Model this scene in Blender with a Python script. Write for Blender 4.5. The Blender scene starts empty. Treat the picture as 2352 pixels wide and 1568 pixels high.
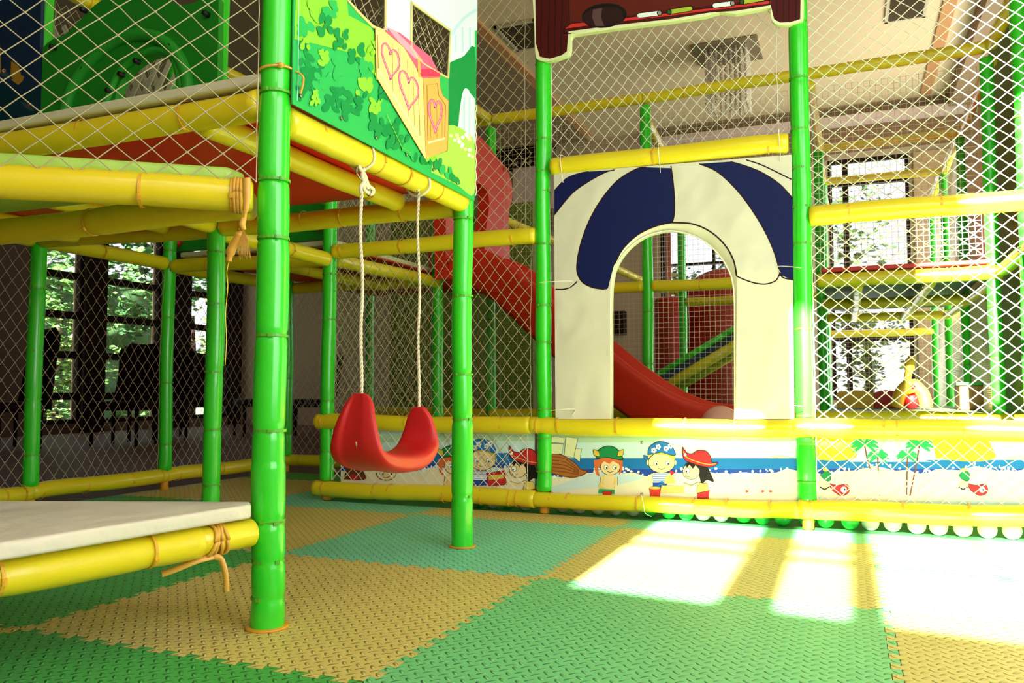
import bpy, bmesh, math, random
from mathutils import Vector, Matrix, geometry, noise
R = random.Random(7)
SC = bpy.context.scene
COL = SC.collection
PI = math.pi

# ------------------------------------------------------------------ camera
CAM = Vector((1.91545, -2.43877, 0.59347))
F_PX, PITCH, ROLL, YAW = 1865.54, 0.058663, -0.000752, -0.390095
_fw = Vector((math.sin(YAW)*math.cos(PITCH), math.cos(YAW)*math.cos(PITCH), math.sin(PITCH)))
_r0 = Vector((math.cos(YAW), -math.sin(YAW), 0)); _u0 = _r0.cross(_fw)
_rt = _r0*math.cos(ROLL)+_u0*math.sin(ROLL); _up = -_r0*math.sin(ROLL)+_u0*math.cos(ROLL)
cd = bpy.data.cameras.new('camera'); cam = bpy.data.objects.new('camera', cd); COL.objects.link(cam)
cd.sensor_width = 36; cd.lens = F_PX/2352*36; cd.clip_start = .02; cd.clip_end = 200
M = Matrix((_rt, _up, -_fw)).transposed().to_4x4(); M.translation = CAM
cam.matrix_world = M
cd.dof.use_dof = True; cd.dof.focus_distance = 2.5; cd.dof.aperture_fstop = 9.0
SC.camera = cam

def ray(x, y): return _fw + _rt*((x-1176)/F_PX) - _up*((y-784)/F_PX)
def at(x, y, ax, val):
    """survey helper: the point of the real plane ax=val seen in this direction"""
    d = ray(x, y); i = 'uvz'.index(ax); t = (val-CAM[i])/d[i]
    return CAM + d*t

# ------------------------------------------------------------------ materials
def mat(name, col, rough=.5, metal=0, bump=0, bscale=30, spec=.5, coat=0, noise_c=0, nscale=4, bdist=.002, sss=0, det=4):
    m = bpy.data.materials.new(name); m.use_nodes = True; nt = m.node_tree; b = nt.nodes['Principled BSDF']
    b.inputs['Base Color'].default_value = (*col, 1); b.inputs['Roughness'].default_value = rough
    b.inputs['Metallic'].default_value = metal; b.inputs['Specular IOR Level'].default_value = spec
    b.inputs['Coat Weight'].default_value = coat; b.inputs['Coat Roughness'].default_value = .15
    tc = nt.nodes.new('ShaderNodeTexCoord')
    if noise_c:
        n = nt.nodes.new('ShaderNodeTexNoise'); n.inputs['Scale'].default_value = nscale; n.inputs['Detail'].default_value = 5
        mx = nt.nodes.new('ShaderNodeMix'); mx.data_type = 'RGBA'
        k = 1-noise_c
        mx.inputs[6].default_value = (*[c*k for c in col], 1); mx.inputs[7].default_value = (*[min(1, c*(1+noise_c*.6)) for c in col], 1)
        nt.links.new(tc.outputs['Object'], n.inputs['Vector']); nt.links.new(n.outputs['Fac'], mx.inputs[0]); nt.links.new(mx.outputs[2], b.inputs['Base Color'])
    if bump:
        n2 = nt.nodes.new('ShaderNodeTexNoise'); n2.inputs['Scale'].default_value = bscale; n2.inputs['Detail'].default_value = det
        bp = nt.nodes.new('ShaderNodeBump'); bp.inputs['Strength'].default_value = bump; bp.inputs['Distance'].default_value = bdist
        nt.links.new(tc.outputs['Object'], n2.inputs['Vector']); nt.links.new(n2.outputs['Fac'], bp.inputs['Height']); nt.links.new(bp.outputs['Normal'], b.inputs['Normal'])
    return m
def hx(s, k=1.0):
    s = s.lstrip('#'); r = []
    for i in (0, 2, 4):
        c = int(s[i:i+2], 16)/255; r.append((c/12.92 if c <= .04045 else ((c+.055)/1.055)**2.4)*k)
    return tuple(r)

GREEN = mat('green_vinyl', (.030, .66, .020), .26, bump=.35, bscale=9, coat=.5, bdist=.006, det=2, noise_c=.12, nscale=3)
YEL = mat('yellow_vinyl', (.84, .66, .014), .33, bump=.4, bscale=9, coat=.3, bdist=.006, det=2, noise_c=.10, nscale=3)
TIE_G = mat('green_cable_tie', (.10, .42, .02), .35)
TIE_Y = mat('yellow_cable_tie', (.80, .42, .03), .4)
ORANGE = mat('orange_flange', (.72, .33, .02), .35, noise_c=.1)
REDV = mat('red_vinyl', (.62, .012, .010), .42, bump=.2, bscale=12, noise_c=.15)
REDP = mat('red_plastic', (.58, .010, .014), .42, bump=.25, bscale=600, bdist=.0006, noise_c=.06)
REDS = mat('red_slide_plastic', (.74, .020, .008), .42, noise_c=.08)
LIME = mat('lime_vinyl', (.42, .66, .10), .4, bump=.25, bscale=14, noise_c=.1)
CREAM = mat('cream_vinyl', (.70, .66, .46), .45, bump=.3, bscale=7, bdist=.008, noise_c=.08)
WHITEV = mat('white_bench_vinyl', (.76, .68, .56), .4, bump=.9, bscale=6, bdist=.02, noise_c=.15, nscale=6)  # white vinyl warmed toward the tan reflected onto the pad top
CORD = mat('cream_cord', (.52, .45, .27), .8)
CORDW = mat('white_and_lit_cord', (.86, .80, .68), .8)  # cream net cord painted whiter for strong light; tie cords are plain white
CORDD = mat('shaded_cord', (.50, .38, .30), .8)  # the same net cord painted browner for the dim left side
ROPE = mat('white_rope', (.78, .68, .50), .75, bump=.8, bscale=300, bdist=.001)
RIBBON = mat('gold_ribbon', (.78, .42, .06), .35, bump=.4, bscale=60)
STEEL = mat('steel', (.35, .30, .22), .35, metal=.9)
GPLAST = mat('green_plastic', (.012, .30, .018), .42, noise_c=.1)
LATT = mat('white_lattice_plastic', (.62, .60, .45), .5)
NAVYP = mat('navy_plastic', (.005, .03, .09), .4, noise_c=.2)
BALLW = mat('white_ball', (.85, .82, .70), .3); BALLG = mat('green_ball', (.03, .62, .06), .3)
PINKB = mat('pink_ball', (.90, .42, .40), .25)
BLACK = mat('black', (.008, .006, .006), .5)
# writing / print colours
def ink(n, c, rough=.55): return mat(n, c, rough, spec=.2, bump=.8, bscale=5, bdist=.012, det=2)

# ------------------------------------------------------------------ mesh helpers
def link(name, bm, ms, parent=None, loc=None, smooth=True):
    me = bpy.data.meshes.new(name)
    if loc is not None: bmesh.ops.translate(bm, vec=-Vector(loc), verts=bm.verts)
    bm.normal_update(); bm.to_mesh(me); bm.free()
    o = bpy.data.objects.new(name, me); COL.objects.link(o)
    for m in (ms if isinstance(ms, (list, tuple)) else [ms]): me.materials.append(m)
    if smooth:
        for p in me.polygons: p.use_smooth = True
    if loc is not None: o.location = loc
    if parent is not None:
        o.parent = parent
        if loc is not None: o.location = Vector(loc)-parent_loc(parent)
    return o
def parent_loc(p):
    l = Vector(p.location)
    while p.parent: p = p.parent; l += p.location
    return l
def tag(o, label=None, cat=None, group=None, kind=None):
    if label: o['label'] = label
    if cat: o['category'] = cat
    if group: o['group'] = group
    if kind: o['kind'] = kind
    return o
def empty(name, loc=(0, 0, 0)):
    o = bpy.data.objects.new(name, None); COL.objects.link(o); o.location = loc; o.empty_display_size = .05
    return o
def box(bm, c, s, rot=None, mi=0):
    r = bmesh.ops.create_cube(bm, size=1); vs = r['verts']
    mm = Matrix.Translation(Vector(c)) @ (rot.to_4x4() if rot else Matrix()) @ Matrix.Diagonal((*s, 1))
    bmesh.ops.transform(bm, matrix=mm, verts=vs)
    for f in {f for v in vs for f in v.link_faces}: f.material_index = mi
    return vs
def box2(bm, a, b, mi=0):
    a = Vector(a); b = Vector(b); return box(bm, (a+b)/2, [abs(b[i]-a[i]) for i in range(3)], mi=mi)
def bev(o, w=.004, seg=2):
    m = o.modifiers.new('bevel', 'BEVEL'); m.width = w; m.segments = seg; m.limit_method = 'ANGLE'; m.angle_limit = .7; return o
def frame(d):
    d = d.normalized(); a = Vector((0, 0, 1)) if abs(d.z) < .9 else Vector((1, 0, 0))
    x = a.cross(d).normalized(); return x, d.cross(x)
def sweep(bm, pts, rad, n=12, cap=True, mi=0, closed=False):
    """tube through pts; rad number or list"""
    pts = [Vector(p) for p in pts]; N = len(pts)
    if not isinstance(rad, (list, tuple)): rad = [rad]*N
    x, y = None, None; rings = []
    for i, p in enumerate(pts):
        d = (pts[min(i+1, N-1)]-pts[max(i-1, 0)])
        if d.length < 1e-9: d = Vector((0, 0, 1))
        d.normalize()
        if x is None: x, y = frame(d)
        else:
            x = (x-d*x.dot(d)); x = x.normalized() if x.length > 1e-6 else frame(d)[0]; y = d.cross(x)
        rings.append([bm.verts.new(p+(x*math.cos(2*PI*k/n)+y*math.sin(2*PI*k/n))*rad[i]) for k in range(n)])
    for i in range(N-1):
        for k in range(n):
            f = bm.faces.new((rings[i][k], rings[i][(k+1) % n], rings[i+1][(k+1) % n], rings[i+1][k])); f.material_index = mi
    if cap:
        for rg, rev in ((rings[0], True), (rings[-1], False)):
            f = bm.faces.new(list(reversed(rg)) if rev else rg); f.material_index = mi
    return rings
def strip(bm, pts, w, nrm, th=.0015, mi=0):
    """flat ribbon along pts, width w (number or list), nrm the face normal"""
    pts = [Vector(p) for p in pts]; N = len(pts); nrm = Vector(nrm).normalized()
    if not isinstance(w, (list, tuple)): w = [w]*N
    prev = None
    for i, p in enumerate(pts):
        d = (pts[min(i+1, N-1)]-pts[max(i-1, 0)]).normalized(); s = d.cross(nrm).normalized()*w[i]/2; n2 = nrm*th/2
        c = [bm.verts.new(p+a) for a in (s+n2, -s+n2, -s-n2, s-n2)]
        if prev:
            for k in range(4): bm.faces.new((prev[k], prev[(k+1) % 4], c[(k+1) % 4], c[k])).material_index = mi
        prev = c
# ------------------------------------------------------------------ padded tube: sleeve + cable ties
def ties_on(parent, p0, d, L, r, ts, m, seed):
    x, y = frame(d); rr = random.Random(seed)
    for t in ts:
        bm = bmesh.new(); c = p0+d*(L*t); n = 20; w = .0035
        a = [];
        for k in range(n):
            dv = x*math.cos(2*PI*k/n)+y*math.sin(2*PI*k/n)
            a.append([bm.verts.new(c+dv*rad+d*o) for rad, o in ((r+.0010, -w), (r+.0024, -w), (r+.0024, w), (r+.0010, w))])
        for k in range(n):
            for j in range(4): bm.faces.new((a[k][j], a[k][(j+1) % 4], a[(k+1) % n][(j+1) % 4], a[(k+1) % n][j]))
        # buckle on the camera side
        tocam = (CAM-c); tocam -= d*tocam.dot(d); tocam.normalize(); sd = d.cross(tocam)
        ang = rr.uniform(-.8, .8); bd = tocam*math.cos(ang)+sd*math.sin(ang); bs = d.cross(bd)
        rot = Matrix((bs, d, bd)).transposed()
        t_ = link('cable_tie', bm, m, parent, loc=c, smooth=False)
        if (c-CAM).length < 5.2:
            bm = bmesh.new(); box(bm, c+bd*(r+.003), (.012, .009, .006), rot); box(bm, c+bd*(r+.0062), (.006, .005, .002), rot)
            link('buckle', bm, m, t_, loc=c, smooth=False)
def tube(name, p0, p1, r, m, tie, label, cat, group=None, ties=None, wob=.0035, pinch=.07, seed=0, capr=.75, step=None, nseg=None):
    p0 = Vector(p0); p1 = Vector(p1); d = p1-p0; L = d.length; d.normalize()
    rr = random.Random(seed*13+5)
    if ties is None:
        k = max(1, int(L/.42)); ties = [(i+.5+rr.uniform(-.15, .15))/k for i in range(k)]
    N = nseg or max(16, int(L/.022)); pts = []; rad = []
    x, y = frame(d); ph = [rr.uniform(0, 6) for _ in range(4)]
    for i in range(N+1):
        t = i/N; s = t*L
        o = x*(math.sin(s*3.1+ph[0])+.5*math.sin(s*7.7+ph[1]))*wob+y*(math.sin(s*2.7+ph[2])+.5*math.sin(s*8.3+ph[3]))*wob
        e = min(1, t*L/.05, (1-t)*L/.05); o *= e
        dt = min([abs(t-q)*L for q in ties] or [9])
        k = 1-pinch*math.exp(-(dt/.010)**2)-.02*math.exp(-(dt/.04)**2)
        k *= 1+.015*math.sin(s*5+ph[1])
        if step is not None: k *= 1.0 if s > step else 1.055
        pts.append(p0+d*s+o); rad.append(r*k)
    pts = [p0-d*.0]+pts+[p1+d*.0]; rad = [r*capr]+rad+[r*capr]
    pts[0] = p0-d*.006; pts[-1] = p1+d*.006
    bm = bmesh.new(); sweep(bm, pts, rad, 20)
    o = link(name, bm, m, loc=p0)
    tag(o, label, cat, group)
    if ties: ties_on(o, p0, d, L, r*(1-pinch)+.001, ties, tie, seed)
    return o
def post(u, v, z0, z1, label, ties=None, r=.039, seed=0, flange=False, group='green padded posts', m=None, step=None):
    # ties given as heights
    if ties is None:
        rr = random.Random(seed); z = z0+.15; ties = []
        while z < z1-.1: ties.append(z); z += rr.uniform(.22, .45)
    L = z1-z0
    o = tube('padded_post', (u, v, z0), (u, v, z1), r, m or GREEN, TIE_G, label, 'post', group, [(z-z0)/L for z in ties if z0 < z < z1], seed=seed, wob=.003, step=step, nseg=int(L/.008) if step else None)
    if flange:
        bm = bmesh.new(); sweep(bm, [(u, v, .0003), (u, v, .001), (u, v, .005), (u, v, .006)], [r*1.30, r*1.34, r*1.32, r*1.22], 32)
        link('floor_flange', bm, ORANGE, o, loc=(u, v, .0003))
    return o
def foot(parent, u, v, z1):
    bm = bmesh.new(); sweep(bm, [(u, v, 0), (u, v, .004), (u, v, z1)], [.022, .024, .024], 20); link('foot_pipe', bm, ORANGE, parent, loc=(u, v, 0))
def beam(p0, p1, label, ties=None, r=.040, seed=0, group='yellow padded beams', name='padded_beam', **k):
    return tube(name, p0, p1, r, YEL, TIE_Y, label, 'beam' if name == 'padded_beam' else 'rail', group, ties, seed=seed, **k)
# ------------------------------------------------------------------ nets
def jit(i, j, s):
    q = math.sin(i*127.1+j*311.7+s*74.7)*43758.5453; q2 = math.sin(i*269.5+j*183.3+s*19.1)*24634.63
    return (q-math.floor(q)-.5), (q2-math.floor(q2)-.5)
def net(label, P0, U, V, w, h, a, b, r, m, seed=1, jam=.10, sag=.008, square=False, n=4, group='knotted rope nets', clip=None, knots=False, edge=True):
    """diamond net of cords: a, b the horizontal and vertical diagonals"""
    P0 = Vector(P0); U = Vector(U).normalized(); V = Vector(V).normalized(); W = U.cross(V)
    bm = bmesh.new()
    def P(i, j):   # half-diagonal lattice
        jx, jy = jit(i, j, seed); x = i*a/2+jx*a*jam; y = j*b/2+jy*b*jam
        x = min(max(x, 0), w); y = min(max(y, 0), h)
        s = sag*(math.sin(x*3.3+seed)*math.sin(y*2.9+seed*2)+.4*math.sin(x*8+y*6))
        return P0+U*x+V*y+W*s, x, y
    nx = int(w/(a/2)); ny = int(h/(b/2))
    def run(cells):
        cur = []
        for (i, j) in cells:
            p, x, y = P(i, j)
            if clip and not clip(x, y):
                if len(cur) > 1: sweep(bm, cur, r, n, cap=False)
                cur = []; continue
            cur.append(p)
        if len(cur) > 1: sweep(bm, cur, r, n, cap=False)
    if square:
        for i in range(0, nx+1, 2): run([(i, j) for j in range(0, ny+1, 2)])
        for j in range(0, ny+1, 2): run([(i, j) for i in range(0, nx+1, 2)])
    else:
        for s in range(-ny, nx+1):
            if s % 2 == 0: run([(s+j, j) for j in range(ny+1) if 0 <= s+j <= nx])
        for s in range(0, nx+ny+1):
            if s % 2 == 0: run([(s-j, j) for j in range(ny+1) if 0 <= s-j <= nx])
    if edge:
        for xx in (0, nx-nx % 2):
            pts = []
            for j in range(ny+1):
                p, x, y = P(xx, j)
                if not clip or clip(x, y): pts.append(p)
            if len(pts) > 1: sweep(bm, pts, r*1.15, n, cap=False)
    if knots:
        for i in range(nx+1):
            for j in range(ny+1):
                if (i+j) % 2: continue
                p, x, y = P(i, j)
                if clip and not clip(x, y): continue
                bmesh.ops.create_icosphere(bm, subdivisions=1, radius=r*1.9, matrix=Matrix.Translation(p))
    o = link('rope_net', bm, m, loc=P0)
    return tag(o, label, 'net', group)
# ------------------------------------------------------------------ flat artwork on a surface
class Art:
    """printed picture: coloured patches lying on a real panel plane; ax/val the plane, off the step towards the viewer"""
    def __init__(s, ax, val, sgn=-1): s.ax, s.val, s.sgn, s.bm, s.ms, s.k = ax, val, sgn, bmesh.new(), [], 0
    def mi(s, m):
        if m not in s.ms: s.ms.append(m)
        return s.ms.index(m)
    def P(s, x, y): return at(x, y, s.ax, s.val)
    def poly(s, pts, m, px=True, off=None):
        s.k += 1; o = .0003+(s.k if off is None else off)*.00002
        P3 = [s.P(*p) if px else p for p in pts]
        if len(P3) < 3: return
        d = Vector((0, 0, 0)); i = 'uvz'.index(s.ax); d[i] = s.sgn*o
        vs = [s.bm.verts.new(p+d) for p in P3]
        for t in geometry.tessellate_polygon([P3]):
            try: s.bm.faces.new([vs[q] for q in t]).material_index = s.mi(m)
            except ValueError: pass
    def ell(s, cx, cy, rx, ry, m, rot=0, n=20, a0=0, a1=2*PI):
        c, q = math.cos(rot), math.sin(rot); pts = []
        full = abs(a1-a0-2*PI) < 1e-6
        for i in range(n+(0 if full else 1)):
            t = a0+(a1-a0)*i/n; x, y = rx*math.cos(t), ry*math.sin(t); pts.append((cx+x*c-y*q, cy+x*q+y*c))
        s.poly(pts, m)
    def line(s, pts, w, m):
        L, Rr = [], []
        for i, p in enumerate(pts):
            a = Vector(pts[max(i-1, 0)]); b = Vector(pts[min(i+1, len(pts)-1)]); d = (b-a)
            if d.length < 1e-6: continue
            d.normalize(); nn = Vector((-d.y, d.x))*w/2; q = Vector(p); L.append(tuple(q+nn)); Rr.append(tuple(q-nn))
        s.k += 1; o = .0003+s.k*.00002; dd = Vector((0, 0, 0)); dd['uvz'.index(s.ax)] = s.sgn*o
        A = [s.bm.verts.new(s.P(*p)+dd) for p in L]; B = [s.bm.verts.new(s.P(*p)+dd) for p in Rr]
        for i in range(len(A)-1): s.bm.faces.new((A[i], A[i+1], B[i+1], B[i])).material_index = s.mi(m)
    def outl(s, pts, m, mo, w=2):
        s.poly(pts, m); s.line(list(pts)+[pts[0]], w, mo)
    def done(s, name, parent=None, loc=None):
        return link(name, s.bm, s.ms, parent, loc=loc if loc is not None else None, smooth=False)
def spl(pts, n=6, closed=False):
    """smooth curve through pts (Catmull-Rom)"""
    out = []; N = len(pts)
    rng = range(N if closed else N-1)
    g = (lambda i: pts[i % N]) if closed else (lambda i: pts[min(max(i, 0), N-1)])
    for i in rng:
        p0, p1, p2, p3 = g(i-1), g(i), g(i+1), g(i+2)
        for k in range(n):
            t = k/n; out.append(tuple(.5*((2*p1[c])+(-p0[c]+p2[c])*t+(2*p0[c]-5*p1[c]+4*p2[c]-p3[c])*t*t+(-p0[c]+3*p1[c]-3*p2[c]+p3[c])*t**3) for c in range(len(p1))))
    if not closed: out.append(tuple(pts[-1]))
    return out
def slab(bm, loops, ax, v0, v1, mi=0):
    """solid panel between ax=v0 (front) and v1 from 3-D loops [outer, holes...] lying in the plane ax=v0"""
    i = 'uvz'.index(ax); fr = []; bk = []
    for lp in loops:
        a = []; b = []
        for p in lp:
            q = Vector(p); q[i] = v0; a.append(bm.verts.new(q)); q2 = q.copy(); q2[i] = v1; b.append(bm.verts.new(q2))
        fr.append(a); bk.append(b)
    F = [v for l in fr for v in l]; B = [v for l in bk for v in l]
    for t in geometry.tessellate_polygon([[v.co for v in l] for l in fr]):
        try: bm.faces.new([F[q] for q in t]).material_index = mi; bm.faces.new([B[q] for q in reversed(t)]).material_index = mi
        except ValueError: pass
    for a, b in zip(fr, bk):
        n = len(a)
        for k in range(n): bm.faces.new((a[k], a[(k+1) % n], b[(k+1) % n], b[k])).material_index = mi
    bmesh.ops.recalc_face_normals(bm, faces=bm.faces)
# ------------------------------------------------------------------ room shell
VB, UL, UR, ZC = 9.0, -8.0, 3.95, 4.3
T_SUN = .45
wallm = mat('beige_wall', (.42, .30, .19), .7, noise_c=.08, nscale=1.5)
wallb = mat('brown_wall', (.20, .10, .045), .7, noise_c=.15)
pinkw = mat('pale_pink_wall', (.62, .45, .42), .7)
ceilm = mat('ceiling_paint', (.66, .50, .31), .75)
darkw = mat('dark_wood', (.014, .005, .004), .7, noise_c=.3, spec=.1)
floorm = mat('brown_tile_floor', (.16, .075, .055), .6, noise_c=.4, nscale=2, spec=.25)
glassm = bpy.data.materials.new('window_glass'); glassm.use_nodes = True
_nt = glassm.node_tree; _o = _nt.nodes['Material Output']; _t = _nt.nodes.new('ShaderNodeBsdfTransparent'); _g = _nt.nodes.new('ShaderNodeBsdfGlossy'); _g.inputs['Roughness'].default_value = .02
_mx = _nt.nodes.new('ShaderNodeMixShader'); _mx.inputs[0].default_value = .05
_nt.links.new(_t.outputs[0], _mx.inputs[1]); _nt.links.new(_g.outputs[0], _mx.inputs[2]); _nt.links.new(_mx.outputs[0], _o.inputs['Surface'])

def struct(name, bm, m, label=None, loc=None, smooth=False):
    o = link(name, bm, m, loc=loc, smooth=smooth); o['kind'] = 'structure'
    if label: o['label'] = label
    return o
bm = bmesh.new(); box2(bm, (UL-.2, -5.2, -.16), (UR+.2, VB+.2, -.012)); struct('floor', bm, floorm, 'brown tiled floor of the room around the play frame')
bm = bmesh.new(); box2(bm, (UL-.2, -1.2, ZC), (UR+.2, VB+.2, ZC+.2)); box2(bm, (UL-.2, -5.2, 5.5), (UR+.2, -1.2, 5.7)); box2(bm, (UL-.2, -1.2, ZC+.2), (UR+.2, -1.0, 5.7)); struct('ceiling', bm, ceilm, 'beige ceiling with cut-in air vents')  # front part raised, out of view, so the sun reaches the side mesh
bm = bmesh.new(); box2(bm, (UL-.2, -5.2, ZC), (UL, -1.2, 5.5)); box2(bm, (UR, -5.2, ZC), (UR+.2, -1.2, 5.5)); struct('wall_upper', bm, wallm, 'unseen raised walls added under the high front ceiling to let in sun')  # unseen walls added to close the raised front part
# walls built of blocks around rectangular openings
def wall(name, ax, val, th, lo, hi, holes, m, label, zlo=-.012, zhi=ZC):
    """ax 'u' or 'v' constant; holes: (a0,a1,z0,z1) sorted, not overlapping"""
    bm = bmesh.new(); B = lambda a0, a1, z0, z1: (box2(bm, (val, a0, z0), (val+th, a1, z1)) if ax == 'u' else box2(bm, (a0, val, z0), (a1, val+th, z1)))
    cur = lo
    for a0, a1, z0, z1 in sorted(holes):
        if a0 > cur+1e-4: B(cur, a0, zlo, zhi)
        if z0 > zlo+.01: B(a0, a1, zlo, z0)
        if z1 < zhi-.01: B(a0, a1, z1, zhi)
        cur = a1
    if hi > cur: B(cur, hi, zlo, zhi)
    return struct(name, bm, m, label)
def window(n, ax, val, hole, bars_a, bars_z, label, fr=.05, dep=.08, bt=.03, glass=True, fm=None):
    a0, a1, z0, z1 = hole; bm = bmesh.new()
    def B(p, q, r0, r1, d=dep): (box2(bm, (val-d/2, p, r0), (val+d/2, q, r1)) if ax == 'u' else box2(bm, (p, val-d/2, r0), (q, val+d/2, r1)))
    B(a0, a0+fr, z0, z1); B(a1-fr, a1, z0, z1); B(a0+fr, a1-fr, z0, z0+fr); B(a0+fr, a1-fr, z1-fr, z1)
    for a in bars_a: B(a-bt/2, a+bt/2, z0+fr, z1-fr, dep*.6)
    for z in bars_z: B(a0+fr, a1-fr, z-bt/2, z+bt/2, dep*.55)
    o = struct('window_%d' % n, bm, fm or darkw, label)
    if glass:
        g = bmesh.new(); (box2(g, (val-.003, a0, z0), (val+.003, a1, z1)) if ax == 'u' else box2(g, (a0, val-.003, z0), (a1, val+.003, z1)))
        link('window_pane', g, glassm, o, smooth=False)
    return o
# back wall with garden windows
w1 = (at(1908, 700, 'v', VB).x, at(2098, 700, 'v', VB).x, .45, 3.62)
w2 = (at(1518, 700, 'v', VB).x, at(1700, 700, 'v', VB).x, .45, 3.1)
w3 = (-2.6, -1.2, .6, 2.2)
wall('wall_back', 'v', VB, .2, UL, UR, [w1, w2], wallm, 'beige far wall with tall garden windows')
window(1, 'v', VB+.05, w1, [at(1948, 700, 'v', VB).x], [1.25, 2.15, 3.3], 'tall garden window behind the right-hand tower', bt=.07)
window(2, 'v', VB+.05, w2, [at(1563, 700, 'v', VB).x, at(1640, 700, 'v', VB).x], [1.5, 2.35], 'garden window seen through the arch', bt=.04)
# brown band and cornice at the top of the far wall
bm = bmesh.new(); box2(bm, (at(1560, 300, 'v', VB).x, VB-.10, 3.70), (UR, VB, 4.02)); box2(bm, (at(1560, 300, 'v', VB).x, VB-.10, 3.62), (at(1900, 300, 'v', VB).x, VB, 3.70)); struct('trim_1', bm, wallb, 'brown wooden band high on the far wall')
bm = bmesh.new(); box2(bm, (at(1520, 270, 'v', VB).x, VB-.25, 4.02), (UR, VB, 4.13)); struct('trim_2', bm, pinkw, 'pale cornice above the brown band')
bm = bmesh.new(); box2(bm, (at(2104, 600, 'v', VB).x, VB-.06, -.012), (at(2200, 600, 'v', VB).x, VB, 3.6)); struct('trim_3', bm, mat('tan_curtain', (.36, .22, .11), .8, noise_c=.3, nscale=12), 'tan wall strip right of the tall garden window')
# dark louvred screen and pale board high on the far wall
bm = bmesh.new(); a = at(1095, 300, 'v', VB-.4); b = at(1242, 350, 'v', VB-.4)
for k in range(9):
    x0 = a.x+(b.x-a.x)*k/9; box(bm, (x0+.05, VB-.08, 4.09), (.05, .12, .26), Matrix.Rotation(.5, 3, 'Y'))
box2(bm, (a.x-.1, VB-.16, 4.22), (b.x+.1, VB-.001, 4.26)); box2(bm, (a.x-.1, VB-.16, 3.95), (b.x+.1, VB-.001, 3.98))
tag(link('louvre_screen', bm, darkw, smooth=False), 'dark slanted-slat wooden screen high on the far wall above the red slide', 'screen')
bm = bmesh.new(); a = at(1178, 372, 'v', VB-.12); b = at(1245, 480, 'v', VB-.12); box2(bm, (a.x, VB-.12, b.z), (b.x+.5, VB-.04, a.z))
tag(bev(link('wall_board', bm, pinkw, smooth=False)), 'pale pink board on the far wall under the dark slatted screen', 'board')
bm = bmesh.new(); a = at(1178, 490, 'v', VB-.12); b = at(1250, 530, 'v', VB-.12); box2(bm, (a.x, VB-.10, b.z), (b.x+.6, VB-.03, a.z))
tag(bev(link('wall_shelf', bm, wallb, smooth=False)), 'brown strip shelf under the pale board on the far wall', 'shelf')
bm = bmesh.new(); a = at(1404, 715, 'v', VB-.12); b = at(1436, 768, 'v', VB-.12); box2(bm, (a.x, VB-.14, b.z), (b.x, VB-.02, a.z)); sweep(bm, [((a.x+b.x)/2, VB-.15, (a.z+b.z)/2+.02), ((a.x+b.x)/2, VB-.12, (a.z+b.z)/2+.02)], .05, 20)
tag(bev(link('wall_speaker', bm, darkw, smooth=False)), 'small dark speaker box on the far wall seen through the arch', 'speaker')
# poster and curtain beside the arch window
pc = mat('pink_curtain', (.80, .30, .26), .8, noise_c=.1)
bm = bmesh.new(); a = at(1528, 535, 'v', VB-.15); b = at(1545, 870, 'v', VB-.15)
pts = [(a.x+(b.x-a.x)*k/16, VB-.15+.02*math.sin(k*1.6), 0) for k in range(17)]
lo = [bm.verts.new((p[0], p[1], b.z-.05)) for p in pts]; hi = [bm.verts.new((p[0], p[1], a.z)) for p in pts]
for k in range(16): bm.faces.new((lo[k], lo[k+1], hi[k+1], hi[k]))
o = link('curtain', bm, pc); s = o.modifiers.new('thickness', 'SOLIDIFY'); s.thickness = .006; tag(o, 'narrow pink curtain hanging beside the window seen through the arch', 'curtain')
# left wall: big windows between dark columns
def LV(x): return at(x, 700, 'u', UL).y
lw = [(LV(92), LV(192), .12, 3.7), (LV(238), LV(372), .12, 3.7), (LV(432), LV(530), .12, 3.7)]
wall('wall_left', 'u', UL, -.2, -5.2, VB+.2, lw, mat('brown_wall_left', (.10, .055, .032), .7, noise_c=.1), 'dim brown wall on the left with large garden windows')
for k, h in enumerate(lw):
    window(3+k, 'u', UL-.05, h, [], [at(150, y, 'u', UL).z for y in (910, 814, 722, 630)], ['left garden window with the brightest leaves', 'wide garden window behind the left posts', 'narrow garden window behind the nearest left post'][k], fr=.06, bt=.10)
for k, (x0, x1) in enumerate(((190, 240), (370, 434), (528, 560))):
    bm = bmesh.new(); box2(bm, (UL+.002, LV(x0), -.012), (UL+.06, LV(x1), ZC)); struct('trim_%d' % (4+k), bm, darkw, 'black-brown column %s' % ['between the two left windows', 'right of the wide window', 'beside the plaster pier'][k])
bm = bmesh.new(); box2(bm, (UL+.002, LV(560), -.012), (UL+.18, LV(600), ZC)); struct('trim_7', bm, mat('pier_plaster', (.30, .14, .085), .7), 'reddish plaster pier on the left wall')
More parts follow.
